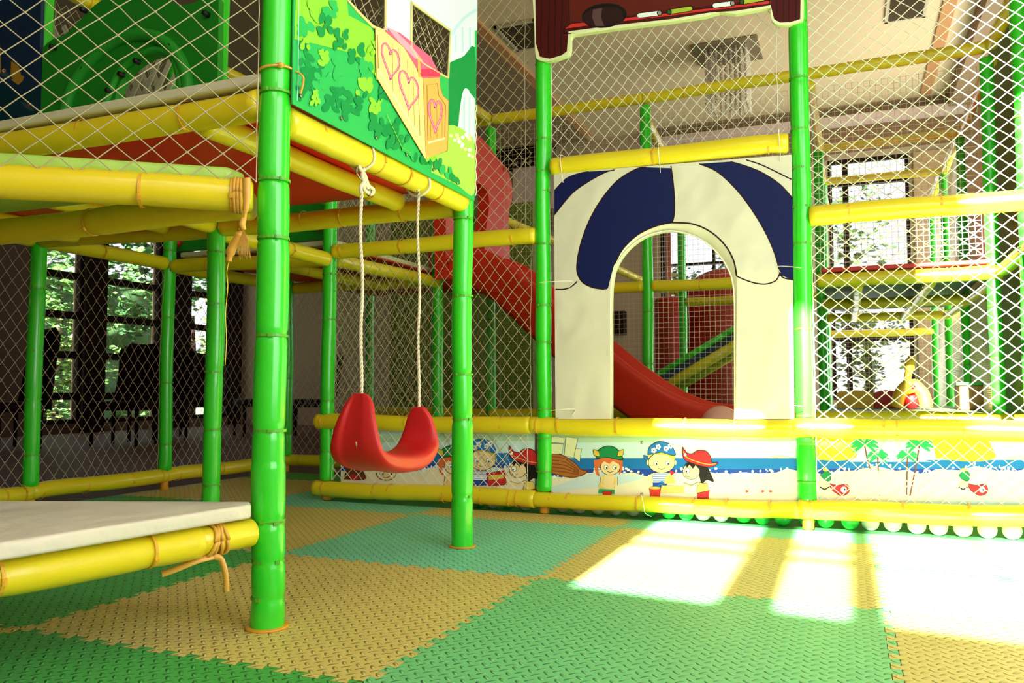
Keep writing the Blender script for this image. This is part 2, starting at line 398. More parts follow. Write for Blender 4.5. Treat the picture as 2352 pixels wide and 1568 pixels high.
# right wall (daylight side); its far window is added to light mesh and ceiling
rh = [(-3.4, -.2, .5, 3.2), (4.9, 8.5, .5, 3.3)]
wall('wall_right', 'u', UR, .2, -5.2, VB+.2, rh, wallm, 'beige right wall')
window(6, 'u', UR+.05, rh[0], [-2.4, -1.3], [1.6], 'large window in the right wall', bt=.05)
window(8, 'u', UR+.05, rh[1], [6.1, 7.3], [1.6], 'added window in the right wall beyond the green screen, opened for side light', bt=.05)
gm = mat('olive_mesh_panel', (.20, .30, .04), .8)
_n = gm.node_tree; _w = _n.nodes.new('ShaderNodeTexWave'); _w.inputs['Scale'].default_value = 14; _w.bands_direction = 'Y'
_bp = _n.nodes.new('ShaderNodeBump'); _bp.inputs['Strength'].default_value = .9; _bp.inputs['Distance'].default_value = .02
_tc = _n.nodes.new('ShaderNodeTexCoord'); _n.links.new(_tc.outputs['Object'], _w.inputs['Vector']); _n.links.new(_w.outputs['Fac'], _bp.inputs['Height']); _n.links.new(_bp.outputs['Normal'], _n.nodes['Principled BSDF'].inputs['Normal'])
bm = bmesh.new(); box2(bm, (3.00, 2.6, -.0115), (3.04, 5.3, 3.2)); tag(link('privacy_screen', bm, gm, smooth=False), 'tall olive green ribbed screen along the right wall', 'screen')
bm = bmesh.new(); box2(bm, (-2.9, 5.6, -.01), (-1.15, 5.66, 2.6)); tag(link('privacy_screen', bm, gm, smooth=False), 'dark green ribbed screen standing behind the nets left of the red slide', 'screen')
# wall behind the camera: skewed, its three openings shape the sun patch
SK = -.12; V0 = -3.4
def vw(u): return V0+SK*(u-1.915)
bm = bmesh.new(); ang = math.atan(SK); rot = Matrix.Rotation(ang, 3, 'Z')
def WB(u0, u1, z0, z1, th=.12, dv=-.06):
    uc = (u0+u1)/2; box(bm, (uc, vw(uc)+dv, (z0+z1)/2), ((u1-u0)/math.cos(ang), th, z1-z0), rot)
sill = 3.266*T_SUN
def zw(u, q): return (q-vw(u))*T_SUN
tops = [zw(1.35, 2.40), zw(1.8, 3.4), zw(2.1, 1.5), 5.2]; ops = [(1.13, 1.565), (1.72, 1.91), (1.996, 2.36), (2.37, 3.6)]
ZF = 5.5
WB(UL-.1, 1.13, -.012, ZF); WB(3.6, UR+.1, -.012, ZF); WB(1.13, 3.6, -.012, sill)
WB(1.565, 1.72, sill, ZF); WB(1.91, 1.996, sill, ZF); WB(2.36, 2.37, sill, ZF)
for a, b in ops: WB(a, b, zw((a+b)/2, 1.40), zw((a+b)/2, 2.14), .05)  # opaque transom added to keep the sun off the banners
for (a, b), t in zip(ops, tops): WB(a, b, t, ZF)
struct('wall_front', bm, wallm, 'wall behind the viewpoint with high windows')
bm = bmesh.new()
for a, b in ops:
    WB(a, b, 4.26*T_SUN-.012, 4.26*T_SUN+.014, .03); WB(a, b, 4.05*T_SUN-.014, 4.05*T_SUN+.014, .03)
struct('window_7', bm, darkw, 'high window with glazing bars behind the viewpoint')
# ceiling fittings
cop = mat('copper_trim', (.62, .30, .13), .4, metal=.3)
for k, (x, y) in enumerate(((1170, 130), (2165, 65))):
    u = at(x, y, 'z', ZC).x; bm = bmesh.new(); box2(bm, (u-.06, -3, ZC-.03), (u+.06, VB-.25, ZC-.002)); struct('trim_%d' % (8+k), bm, cop, 'copper coloured strip along the %s of the ceiling recess' % ['left', 'right'][k])
bm = bmesh.new(); ul = at(1170, 130, 'z', ZC).x; ur = at(2165, 65, 'z', ZC).x
box2(bm, (UL, -3, ZC-.03), (ul-.06, VB, ZC-.001)); struct('trim_10', bm, mat('soffit', (.26, .17, .10), .7), 'lower ceiling left of the recess')
bm = bmesh.new(); box2(bm, (ur+.25, -2.6, ZC-.22), (UR, VB-.26, ZC-.001)); struct('trim_11', bm, mat('soffit_brown', (.26, .16, .09), .7), 'brown lower ceiling right of the recess')
def vent(cx, cy, w, d, label, rz=0):
    c = at(cx, cy, 'z', ZC-.01); bm = bmesh.new(); o = empty('ceiling_vent', c); tag(o, label, 'vent', 'ceiling air vents')
    rt = Matrix.Rotation(rz, 3, 'Z')
    for s in (-1, 1): box(bm, c+rt@Vector((s*w/2, 0, 0)), (.03, d+.03, .03), rt); box(bm, c+rt@Vector((0, s*d/2, 0)), (w+.03, .03, .03), rt)
    link('frame', bm, mat('vent_paint', (.5, .42, .3), .5), o, loc=c, smooth=False)
    bm = bmesh.new(); n = 12
    for k in range(n): box(bm, c+rt@Vector((0, -d/2+d*(k+.5)/n, -.002)), (w, d/n*.35, .02), rt @ Matrix.Rotation(.5, 3, 'X'))
    link('slats', bm, mat('vent_slat', (.12, .08, .05), .5), o, loc=c, smooth=False)
vent(1207, 82, .42, .60, 'slatted ceiling vent left of the brown hanging panel', 0.0)
vent(2083, 12, .34, .62, 'dark ceiling vent at the top edge right of the brown panel', 0.0)
# crystal chandelier: square plate, strings of beads
c = at(1672, 120, 'z', ZC-.02); ch = empty('chandelier', c); tag(ch, 'square ceiling chandelier of hanging crystal bead strings', 'chandelier')
bm = bmesh.new(); box(bm, c, (.68, .62, .03)); bev(link('ceiling_plate', bm, mat('plate_metal', (.34, .28, .20), .25, metal=.6), ch, loc=c, smooth=False))
cry = mat('crystal_beads', (.60, .50, .40), .12, coat=1)
bm = bmesh.new()
for i in range(9):
    for j in range(9):
        if 1 < i < 7 and 1 < j < 7: continue
        x, y = c.x+(i-4)*.052, c.y+(j-4)*.052; z = c.z-.03
        L = .66; k = 0
        while z > c.z-L:
            bmesh.ops.create_icosphere(bm, subdivisions=1, radius=.017 if k % 2 else .012, matrix=Matrix.Translation((x, y, z))); z -= .034; k += 1
tag(link('bead_strings', bm, cry, ch, loc=c), kind='stuff')

# ------------------------------------------------------------------ foam puzzle mats
def matm(name, col):
    m = bpy.data.materials.new(name); m.use_nodes = True; nt = m.node_tree; b = nt.nodes['Principled BSDF']
    b.inputs['Base Color'].default_value = (*col, 1); b.inputs['Roughness'].default_value = .5; b.inputs['Specular IOR Level'].default_value = .35
    N = nt.nodes.new; Lk = nt.links.new
    def mth(op, a, c=None, d=None):
        n = N('ShaderNodeMath'); n.operation = op
        for i, v in enumerate((a, c, d)):
            if v is None: continue
            if isinstance(v, (int, float)): n.inputs[i].default_value = v
            else: Lk(v, n.inputs[i])
        return n.outputs[0]
    tc = N('ShaderNodeTexCoord'); sp = N('ShaderNodeSeparateXYZ'); Lk(tc.outputs['Object'], sp.inputs[0])
    X = mth('MULTIPLY', mth('ADD', sp.outputs[0], sp.outputs[1]), 28); Y = mth('MULTIPLY', mth('SUBTRACT', sp.outputs[0], sp.outputs[1]), 28)
    fx = mth('FLOOR', X); fy = mth('FLOOR', Y)
    lx = mth('SUBTRACT', mth('SUBTRACT', X, fx), .5); ly = mth('SUBTRACT', mth('SUBTRACT', Y, fy), .5)
    par = mth('FLOORED_MODULO', mth('ADD', fx, fy), 2.0)
    def ellp(a, c): return mth('MAXIMUM', mth('SUBTRACT', 1.0, mth('ADD', mth('POWER', mth('ABSOLUTE', mth('DIVIDE', a, .49)), 2.0), mth('POWER', mth('ABSOLUTE', mth('DIVIDE', c, .20)), 2.0))), 0.0)
    e1 = ellp(lx, ly); e2 = ellp(ly, lx)
    h = mth('ADD', mth('MULTIPLY', e1, mth('SUBTRACT', 1.0, par)), mth('MULTIPLY', e2, par))
    h = mth('POWER', h, .6)
    bp = N('ShaderNodeBump'); bp.inputs['Strength'].default_value = 1; bp.inputs['Distance'].default_value = .009
    Lk(h, bp.inputs['Height']); Lk(bp.outputs['Normal'], b.inputs['Normal'])
    n = N('ShaderNodeTexNoise'); n.inputs['Scale'].default_value = 2.5; mx = N('ShaderNodeMix'); mx.data_type = 'RGBA'
    mx.inputs[6].default_value = (*[q*.9 for q in col], 1); mx.inputs[7].default_value = (*[min(1, q*1.08) for q in col], 1)
    Lk(tc.outputs['Object'], n.inputs['Vector']); Lk(n.outputs['Fac'], mx.inputs[0]); Lk(mx.outputs[2], b.inputs['Base Color'])
    return m
MY = matm('yellow_foam', (.68, .53, .15)); MG = matm('shaded_green_foam', (.07, .41, .07)); MT = matm('teal_foam', (.20, .66, .42)); MM = matm('mint_foam', (.17, .58, .22))  # green darkened for platform shade; mint is that green paler in bounced light
def edge(n=14, a=.011):
    out = []
    for k in range(n):
        t = k/n; p = 1/n
        if k: out += [(t-.04*p*1, -a)] if False else []
        out += [(t+(.10 if k == 0 else -.06)*p, -a), (t+.56*p, -a), (t+.44*p, a)]
        out += [(t+(.90 if k == n-1 else 1.06)*p, a)]
    return out
# order per period: (-a) ... up at ~.5 (undercut) ... (+a) ... down at 1 (undercut)
EDG = edge()
def mat_tile(i, j, m, label, u0=None, u1=None, v0=None, v1=None, extra=None):
    U0, U1, W0, W1 = i, i+1, j, j+1; P = []
    def hor(v, cut, lo, hi, rev):
        if cut is not None: q = [(lo, cut), (hi, cut)]
        else: q = [(lo, v)]+[(i+t, v+o) for t, o in EDG if lo+.004 < i+t < hi-.004]+[(hi, v)]
        return q[::-1] if rev else q
    def ver(u, cut, lo, hi, rev):
        if cut is not None: q = [(cut, lo), (cut, hi)]
        else: q = [(u, lo)]+[(u+o, j+t) for t, o in EDG if lo+.004 < j+t < hi-.004]+[(u, hi)]
        return q[::-1] if rev else q
    a0 = U0 if u0 is None else u0; a1 = U1 if u1 is None else u1; b0 = W0 if v0 is None else v0; b1 = W1 if v1 is None else v1
    P = hor(W0, v0, a0, a1, False)[:-1]+ver(U1, u1, b0, b1, False)[:-1]
    if extra: P += extra
    else: P += hor(W1, v1, a0, a1, True)[:-1]
    P += ver(U0, u0, b0, b1, True)[:-1]
    cx, cy = (a0+a1)/2, (b0+b1)/2; g = .0009
    P = [(x-g*(1 if x > cx else -1), y-g*(1 if y > cy else -1)) for x, y in P]
    bm = bmesh.new(); slab(bm, [[Vector((x, y, 0)) for x, y in P]], 'z', 0.0, -.0115)
    o = link('foam_mat', bm, m, loc=(i, j, -.0115+.0115), smooth=False)
    return tag(o, label, 'mat', 'interlocking foam floor mats')
ML = {
 (0, -1): 'yellow foam mat under the thick front green post', (1, -1): 'mint green foam mat in the front middle, its far edge on the sun patch',
 (0, 0): 'teal foam mat with the second green post standing on it', (1, 0): 'yellow foam mat largely bleached by the sun patch',
 (-1, -1): 'green foam mat below the white bench', (-1, 0): 'yellow foam mat left of the teal mat, partly behind the front post',
 (-1, 1): 'teal foam mat at the corner foot of the fence', (0, 1): 'yellow foam strip before the fence left of the sun patch',
 (1, 1): 'teal foam strip before the fence crossed by two shadow bars', (2, 0): 'pale teal foam mat at right with thin window-bar shadows',
 (2, -1): 'yellow foam mat at the right bottom corner', (2, 1): 'yellow foam strip before the fence at far right',
 (0, -2): 'green foam mat at the bottom left corner below the yellow one', (1, -2): 'yellow foam mat nearest the viewpoint at the bottom',
 (-1, -2): 'yellow foam mat with its tip at the left edge below the bench', (2, -2): 'green foam mat right of the viewpoint',
 (-2, -1): 'yellow foam mat behind the bench at left', (-2, 0): 'green foam mat along the left fence rail',
 (-2, 1): 'yellow foam mat along the left fence between two post feet', (-2, 2): 'dark green foam mat in the far left corner of the floor',
 (-1, 2): 'dim yellow foam mat beyond the fence corner post', (-2, -2): 'green foam mat far left under the bench',
 (3, -1): 'green foam mat by the right wall', (3, 0): 'yellow foam mat by the right wall', (3, -2): 'yellow foam mat by the right window'}
for (i, j), lb in ML.items():
    k = {}
    y = (i+j) % 2 != 0
    m = MY if y else (MT if j >= 0 and i > -2 else (MM if (i, j) == (1, -1) else MG))
    if i == -2: k['u0'] = -1.9
    if j == 1 and i >= 0: k['v1'] = 1.235
    if (i, j) == (-2, 2): k['v1'] = 2.38
    if (i, j) == (-1, 2): k['v1'] = 2.38; k['u1'] = -.74
    if (i, j) == (-1, 1): k['extra'] = [(0, 1.235), (-.74, 1.235), (-.74, 2.0)]+[(-1+t, 2+o) for t, o in reversed(EDG) if -1+t < -.744]
    if (i, j) == (-1, 1): k['v1'] = None
    if i == 3: k['u1'] = 3.9
    if j == -2: k['v0'] = -2.0+.0 if False else None
    if (i, j) == (-1, 1):
        # right edge only up to the fence, then the notch
        P0 = mat_tile(i, j, m, lb, extra=None) if False else None
        pts = [(-1, 1)]+[(-1+t, 1+o) for t, o in EDG]+[(0, 1)]+[(o, 1+t) for t, o in EDG if 1+t < 1.23]+[(0, 1.235), (-.74, 1.235), (-.74, 2.0)]+[(-1+t, 2+o) for t, o in reversed(EDG) if -1+t < -.744]+[(-1, 2)]+[(-1+o, 1+t) for t, o in reversed(EDG)]
        bm = bmesh.new(); slab(bm, [[Vector((x, q, 0)) for x, q in pts]], 'z', 0.0, -.0115)
        tag(link('foam_mat', bm, m, loc=(i, j, 0), smooth=False), lb, 'mat', 'interlocking foam floor mats'); continue
    mat_tile(i, j, m, lb, **k)
bm = bmesh.new(); box2(bm, (-.70, 1.25, -.0115), (3.6, 8.2, -.004)); tag(link('pit_floor_mat', bm, mat('pit_green', (.03, .25, .05), .7), smooth=False), 'dark green floor sheet inside the ball pit under the bottom rail', 'mat')
# ------------------------------------------------------------------ posts
post(.561, -.758, .0, 2.7, 'thick green padded post in the left foreground, nearest of all posts', [.075, .165, .26, .265+.0, .49, .73, .98, 1.13, 1.36], r=.0405, seed=1, flange=True, step=.403)
post(.559, .365, .0, 2.7, 'green padded post with orange floor ring right of the red swing', [.19, .48, .65, .95, 1.25], r=.039, seed=2, flange=True, step=.458)
post(-.66, .37, .0, 2.7, 'green padded post just left of the front post, seen full height under the deck', [.18, .42, .67, .97, 1.2], seed=3)
p = post(-1.84, .41, .12, 2.7, 'green padded post at far left on the low fence rail', seed=4); foot(p, -1.84, .41, .13)
p = post(-1.84, 1.27, .12, 2.7, 'green padded post on the left fence rail, second from the left edge', seed=5); foot(p, -1.84, 1.27, .13)
p = post(-1.84, 2.40, .12, 2.7, 'dim green post right behind the thick front post', seed=6); foot(p, -1.84, 2.40, .13)
p = post(-1.84, 3.5, -.004, 2.7, 'thin green post in the far net left of the red swing ropes', seed=7)
p = post(-.69, 1.27, .11, 2.7, 'green corner post of the front fence left of the red swing', seed=8); foot(p, -.69, 1.27, .12)
p = post(.56, 1.265, .11, 2.7, 'green padded post on the left side of the blue striped arch', [.2, .36, .5, .82, 1.0, 1.3, 1.56, 1.66, 1.82, 2.2], seed=9); foot(p, .56, 1.265, .12)
p = post(1.752, 1.265, .11, 2.7, 'green padded post on the right side of the blue striped arch, sunlit on one side', [.2, .36, .48, .85, 1.22, 1.38, 1.55, 1.72, 1.95, 2.2], seed=10, r=.0405); foot(p, 1.752, 1.265, .12)
p = post(3.0, 1.265, .11, 2.7, 'green post at the outer right end of the front fence', seed=11)
post(-.66, 2.49, -.004, 2.7, 'green post left of the red slide entrance', seed=12)
post(-.60, 3.25, -.004, 2.62, 'green back-row post behind the red slide arch', seed=13)
post(.62, 3.25, -.004, 2.63, 'green back-row post seen through the arch opening', seed=14)
post(1.69, 3.25, -.004, 2.62, 'dark green back-row post right beside the sunlit arch post', seed=15)
post(2.76, 3.22, -.004, 2.63, 'green post at the back right corner of the front bay', seed=16)
post(2.80, 2.45, -.004, 2.7, 'green post cut by the right edge of the picture', seed=17)
post(2.80, 4.8, -.004, 2.6, 'first green post behind the right corner post, beside white mesh', seed=18)
post(2.80, 6.0, -.004, 2.6, 'second green post behind the right corner post, beside white mesh', seed=19)
post(2.80, 7.2, -.004, 2.6, 'third and farthest green post along the right side mesh', seed=20)
post(1.74, 4.8, -.004, 2.6, 'green post of the middle row just right of the dark green one', seed=21)
post(1.745, 6.0, -.004, 2.6, 'farthest green post of the row left of the garden window', seed=22)
post(.49, 5.3, -.004, 2.6, 'slim far green post in the right half of the arch opening', seed=23)

# ------------------------------------------------------------------ beams of the upper deck (height 1.3)
ZD = 1.31
beam((.52, -.76, 1.338), (-2.9, -.76, 1.34), 'yellow beam carrying the front edge of the upper deck at top left', seed=31)
beam((.562, -.72, 1.300), (.562, .33, 1.312), 'yellow beam above the swing, under the printed panel', seed=32, ties=[.12, .42, .58, .8])
beam((.52, .37, 1.300), (-.62, .37, ZD), 'yellow beam under the back edge of the upper deck behind the swing ropes', seed=33, ties=[.2, .45, .62, .9])
beam((-.70, .38, ZD), (-1.80, .41, 1.345), 'yellow beam between the two left posts under the upper deck', seed=34)
for k, u in enumerate((.28, -.94, -1.5)):
    beam((u, -.72, 1.335), (u, .34, 1.335), 'yellow joist under the red deck, %s' % ['right of the front post and ending behind the swing rope', 'its stub showing left of the second post', 'its stub showing near the left edge'][k], seed=35+k, r=.038)
beam((-.66, -.72, 1.335), (-.66, .33, 1.32), 'yellow joist ending on top of the second green post', seed=38, r=.038)
beam((-1.84, -.72, 1.335), (-1.84, .37, 1.345), 'yellow joist ending on top of the far left post', seed=39, r=.038)
beam((-.665, .41, 1.30), (-.685, 1.23, 1.30), 'yellow beam running back to the corner post left of the swing', seed=40)
beam((-1.84, .45, 1.345), (-1.84, 1.23, 1.345), 'yellow beam along the left side in front of the garden window', seed=41)
beam((-1.80, 1.27, 1.33), (-.73, 1.27, 1.31), 'shaded yellow beam behind the second green post', seed=42)
beam((-1.84, 1.31, 1.34), (-1.84, 2.36, 1.34), 'shaded yellow beam running back along the left fence', seed=43)
beam((-1.80, 2.42, 1.33), (-.70, 2.47, 1.33), 'farthest shaded yellow beam under the second deck', seed=44)
beam((-.68, 1.31, 1.31), (-.66, 2.45, 1.32), 'sunny yellow beam sloping back from the corner post to the slide', seed=45)
beam((-1.05, 1.31, 1.30), (-1.05, 2.44, 1.31), 'thin yellow joist under the second deck behind the net', seed=46, r=.034)
beam((-.65, 1.262, 1.345), (.52, 1.262, 1.345), 'yellow beam crossing behind the swing ropes to the arch post', seed=47, ties=[.04, .36, .9])
beam((.62, 1.235, 1.672), (1.70, 1.235, 1.660), 'short thick yellow beam on top of the blue striped arch panel', seed=48, ties=[.05, .46, .93], r=.043, pinch=.12)
beam((1.79, 1.25, 1.335), (3.3, 1.25, 1.345), 'yellow beam right of the arch, sunlit on top', seed=49, ties=[.1, .33, .7], r=.043)
# lower side platform at the left (height 1.06)
PB = Vector((.522, -.80, 1.085)); DB = Vector((-.80, -.60, 0)).normalized()
bo = beam(PB, PB+DB*1.25, 'large yellow tube crossing to the left edge in front of the green post', seed=50, ties=[.035, .205, .49, .63], r=.042, pinch=.04)
beam((.50, -.78, 1.068), (-1.9, -.78, 1.068), 'shaded yellow tube running left below the front tube', seed=51, ties=[.23, .42], r=.039)
bm = bmesh.new()
A = PB+Vector((-.055, .055, 0)); B1 = A+DB*1.25; C1 = Vector((-1.6, -.80, 0))
slab(bm, [[Vector((q.x, q.y, 1.098)) for q in (PB+DB*.05, PB+DB*.03+Vector((-.02, .05, 0)), Vector((.2, -.76, 0)), C1, PB+DB*1.25)]], 'z', 1.124, 1.158)
o = bev(link('platform_pad', bm, LIME), .012, 3); tag(o, 'lime green padded platform edge lying on the large yellow tube', 'pad')
# ------------------------------------------------------------------ rails of the low fence
RG = 'yellow padded fence rails'
def rail(p0, p1, label, seed, ties=None, r=.042): return beam(p0, p1, label, ties, r, seed, RG, 'padded_rail', wob=.005)
rail((-.74, 1.25, .42), (.50, 1.245, .42), 'middle fence rail behind the red swing', 61, [.03, .45, .5, .72, .76, .88])
rail((.50, 1.245, .42), (1.70, 1.24, .425), 'middle fence rail under the arch opening', 62, [.0+.03, .12, .36, .62, .8])
rail((1.70, 1.24, .425), (3.3, 1.235, .43), 'middle fence rail right of the arch, partly in the sun', 63, [.05, .22, .25, .4, .55, .7])
rail((-.75, 1.25, .064), (.52, 1.245, .066), 'bottom fence rail under the red swing', 64, [.05, .3, .37, .62, .78, .9, .93])
rail((.52, 1.245, .066), (1.72, 1.24, .082), 'bottom fence rail below the three painted children', 65, [.07, .14, .42, .63, .75, .9], r=.037)
rail((1.72, 1.24, .086), (3.3, 1.235, .13), 'bottom fence rail below the palm tree banner', 66, [.03, .25, .4, .55, .7])
rail((-1.84, -2.4, .085), (-1.84, .41, .085), 'left floor rail running from behind the bench', 67, [.3, .5, .7, .9, .95, .985])
rail((-1.84, .41, .085), (-1.84, 1.27, .085), 'left floor rail between the two left post feet', 68, [.06, .36, .7, .95])
rail((-1.84, 1.27, .085), (-1.84, 2.42, .085), 'left floor rail continuing behind the front post', 69, [.08, .4, .7])
rail((-1.84, 2.42, .085), (-.66, 2.44, .085), 'far floor rail behind the fence corner', 70, [.1, .5])
rail((-1.84, 3.5, .40), (-.60, 3.27, .41), 'far ball pit rail behind the swing seats', 71)
rail((-.60, 3.25, .41), (.62, 3.25, .41), 'back ball pit rail left half', 72)
rail((.62, 3.25, .41), (1.72, 3.25, .41), 'back ball pit rail behind the slide end', 73)
rail((1.72, 3.20, .40), (3.3, 3.20, .40), 'shaded yellow rail behind the right net', 74, r=.05)
# ------------------------------------------------------------------ back and top frame
ZT = 2.69
beam((-1.84, 3.27, ZT), (-.62, 3.25, ZT), 'top back beam at the left end behind the printed panel', seed=81)
beam((-.58, 3.25, ZT), (.60, 3.25, ZT), 'top back beam left of the arch post', seed=82)
beam((.60, 3.25, ZT), (1.70, 3.25, ZT+.01), 'top back beam above the arch, passing before the chandelier', seed=83)
beam((1.70, 3.25, ZT+.01), (2.78, 3.22, ZT+.02), 'top back beam at right below the pale ceiling', seed=84)
beam((-.62, 1.3, ZT), (-.61, 3.2, ZT), 'sloping-looking top beam meeting the back beam beside the printed panel', seed=85)
beam((-1.84, .45, ZT), (-1.84, 3.2, ZT), 'top side beam behind the front post at upper left', seed=86)
beam((2.80, 1.3, ZT+.02), (2.79, 3.2, ZT+.02), 'top side beam rising to the upper right corner', seed=87)
beam((.62, 3.3, 2.53), (.50, 5.25, 2.50), 'orange-yellow side beam leading back from the short green post', seed=88, r=.035)
beam((-.60, 3.3, 1.95), (.20, 5.2, 1.60), 'yellow handrail behind the red slide arch', seed=89, r=.035)
for k, (v, z) in enumerate(((4.8, 2.62), (6.0, 2.62), (7.2, 2.60))):
    beam((1.745, v, z), (2.80, v, z), 'far top cross beam, %s seen through the right net' % ['uppermost', 'middle', 'lowest'][k], seed=90+k, r=.036)
    beam((2.79, [3.25, 4.8, 6.0][k], 2.62), (2.80, v, 2.62), 'far side beam %s along the right white mesh' % ['nearest', 'middle', 'last'][k], seed=94+k, r=.036)
    beam((1.735, [3.25, 4.8, 6.0][k], 2.62), (1.745, v, 2.62), 'far side beam %s above the dark green post row' % ['nearest', 'middle', 'last'][k], seed=98+k, r=.036)
beam((1.76, 3.2, 1.30), (2.80, 3.2, 1.30), 'yellow front beam of the red topped platform behind the right net', seed=101, r=.045)
beam((1.76, 4.5, 1.27), (2.78, 4.5, 1.27), 'yellow cross beam under the red topped platform, nearer one', seed=102)
beam((1.76, 5.9, 1.27), (2.78, 5.9, 1.27), 'yellow cross beam under the red topped platform, farther one', seed=103)
beam((1.745, 7.2, 1.20), (2.78, 7.2, 1.20), 'lowest far yellow cross beam below the platform', seed=104)
for k, u in enumerate((2.0, 2.42, 2.78)):
    beam((u, 3.25, 1.26), (u, 5.9, 1.26), 'yellow joist under the red topped platform, %s' % ['left one', 'middle one', 'right one'][k], seed=105+k, r=.033)
beam((2.82, 1.35, 1.33), (2.80, 3.15, 1.31), 'yellow side beam climbing to the right picture edge', seed=108)
beam((-.56, 3.25, 1.33), (.585, 3.25, 1.325), 'orange-yellow beam in the left half of the arch opening', seed=109)
beam((.66, 3.25, 1.325), (1.68, 3.25, 1.32), 'orange-yellow beam in the right half of the arch opening', seed=110)
beam((-.9, 5.6, 1.75), (.45, 5.3, 1.52), 'far thin yellow beam at the upper left of the arch opening', seed=111, r=.033)
beam((.53, 5.3, 1.42), (1.70, 5.3, 1.42), 'far thin yellow beam before the red tower', seed=112, r=.04)
# ------------------------------------------------------------------ decks
def deck(label, u0, u1, v0, v1, z0, under, top, tl=None):
    bm = bmesh.new(); box2(bm, (u0, v0+.05, z0-.004), (u1, v1, z0+.006)); o = bev(link('deck_board', bm, under, smooth=False), .003)
    bm = bmesh.new(); box2(bm, (u0, v0, z0+.0065), (u1, v1, z0+.036)); t = bev(link('deck_mat', bm, top, o, smooth=False), .008, 3)
    if tl: t['label'] = tl
    return tag(o, label, 'deck', 'padded climbing decks')
deck('upper deck with red underside above the swing and the second post', -1.8, .555, -.79, .36, 1.374, REDV, CREAM, 'cream padded top edge')
deck('upper deck continuing to the left edge of the picture', -3.0, -1.81, -.79, .36, 1.374, REDV, CREAM, 'cream padded top edge')
deck('second deck with dark red underside behind the fence corner', -1.80, -.68, 1.31, 2.45, 1.385, REDV, CREAM, 'cream padded top edge')
tealv = mat('dark_teal_vinyl', (.05, .10, .10), .5)
deck('platform behind the right net with red top edge and dark underside', 1.78, 2.78, 3.19, 5.9, 1.345, tealv, REDV, 'red padded edge')
deck('small deck at the head of the red slide', -1.80, -.64, 2.48, 3.45, 1.385, REDV, CREAM, 'cream padded top')

# ------------------------------------------------------------------ white bench platform at lower left
bn = empty('padded_bench', (.45, -.80, 0)); tag(bn, 'low white padded bench on a yellow tube at the lower left', 'bench')
P0 = Vector((.510, -.800, 0)); e1 = at(-80, 1258, 'z', .318); e0 = Vector((.505, -.835, .318)); fl = Vector((-1.3, -.95, 0))
bm = bmesh.new(); q = [e0, Vector((.485, -.77, 0)), Vector((-.9, -1.12, 0)), Vector((-.9, -2.1, 0)), Vector((e1.x-.25, e1.y-.45, 0)), e1]
farp = at(-80, 1149, 'z', .318); farp2 = at(575, 1151, 'z', .318)
e0 = at(577, 1158, 'z', .318); q = [e0, Vector((farp2.x, farp2.y, 0)), Vector((farp.x, farp.y, 0)), farp+(farp-farp2)*.6, e1+(farp-farp2)*.6+(e1-e0)*.25, e1+(e1-e0)*.25]
slab(bm, [[Vector((a.x, a.y, .284)) for a in q]], 'z', .284, .318)
bmesh.ops.subdivide_edges(bm, edges=[e for e in bm.edges if e.calc_length() > .5], cuts=6)
o = link('seat_pad', bm, WHITEV, bn); o.location = Vector((0, 0, 0))-bn.location; bev(o, .011, 4)
td = (e1-e0); td.z = 0; td.normalize()
tp0 = Vector((.515, -.86, .236)); 
td = (at(-100, 1343, 'z', .243)-at(585, 1222, 'z', .243)).normalized(); tp0 = at(560, 1225, 'z', .243)
sb = tube('support_tube', tp0+td*.13, tp0+td*1.15, .039, YEL, TIE_Y, None, None, ties=[.12, .42, .75], seed=201, wob=.003)
for k in ('label', 'category'): 
    if k in sb: del sb[k]
l = Vector(sb.location); sb.parent = bn; sb.location = l-bn.location
bm = bmesh.new(); sweep(bm, [tp0-td*.022, tp0-td*.018, tp0+td*.10, tp0+td*.15], [.030, .034, .033, .036], 20)
o = link('tube_end', bm, YEL, bn, loc=tp0)
bm = bmesh.new()
for k in range(4):
    c = tp0+td*(.07+.012*k); x, y = frame(td); n = 22
    sweep(bm, [c+(x*math.cos(2*PI*i/n)+y*math.sin(2*PI*i/n))*(.0375+.001*(k % 2))+td*.006*math.sin(i*.6+k) for i in range(n+1)], .0042, 6)
c = tp0+td*.085+Vector((.02, -.02, -.035))
strip(bm, spl([c, c+Vector((-.02, -.03, -.005)), c+Vector((-.05, -.06, -.02)), c+Vector((-.075, -.08, -.03))]), .016, (.3, -.8, .5))
strip(bm, spl([c, c+Vector((.012, .01, -.008)), c+Vector((.024, .012, -.04)), c+Vector((.028, .012, -.08))]), .014, (.3, -.9, .2))
link('ribbon_tie', bm, RIBBON, bn, loc=tp0)
# ------------------------------------------------------------------ ribbon and tassel on the large yellow tube
rt = empty('ribbon_tassel', PB+DB*.05); tag(rt, 'gold ribbon knotted round the large yellow tube with a hanging tassel and loose thread', 'ribbon')
c = PB+DB*.022; x, y = frame(DB); bm = bmesh.new(); n = 24
for k in range(3):
    cc = c+DB*.008*k; sweep(bm, [cc+(x*math.cos(2*PI*i/n)+y*math.sin(2*PI*i/n))*.0435 for i in range(n+1)], .0045, 6)
link('ribbon_loop', bm, RIBBON, rt, loc=rt.location)
def TP(px, py): return at(px, py, 'v', c.y-.06)
nrm = Vector((.38, -.92, 0))
bm = bmesh.new(); strip(bm, spl([TP(566, 408), TP(566, 460), TP(562, 500), TP(557, 526)]), [.019]*6+[.016]*4+[.008]*20, nrm, .004)
sweep(bm, [TP(561, 500), TP(556, 515), TP(560, 528)], [.006, .008, .006], 8)
strip(bm, spl([TP(556, 528), TP(545, 550), TP(532, 572), TP(526, 600)]), [.010]*3+[.022]*12+[.014]*30, nrm, .003)
link('ribbon_tail', bm, RIBBON, rt, loc=rt.location)
bm = bmesh.new()
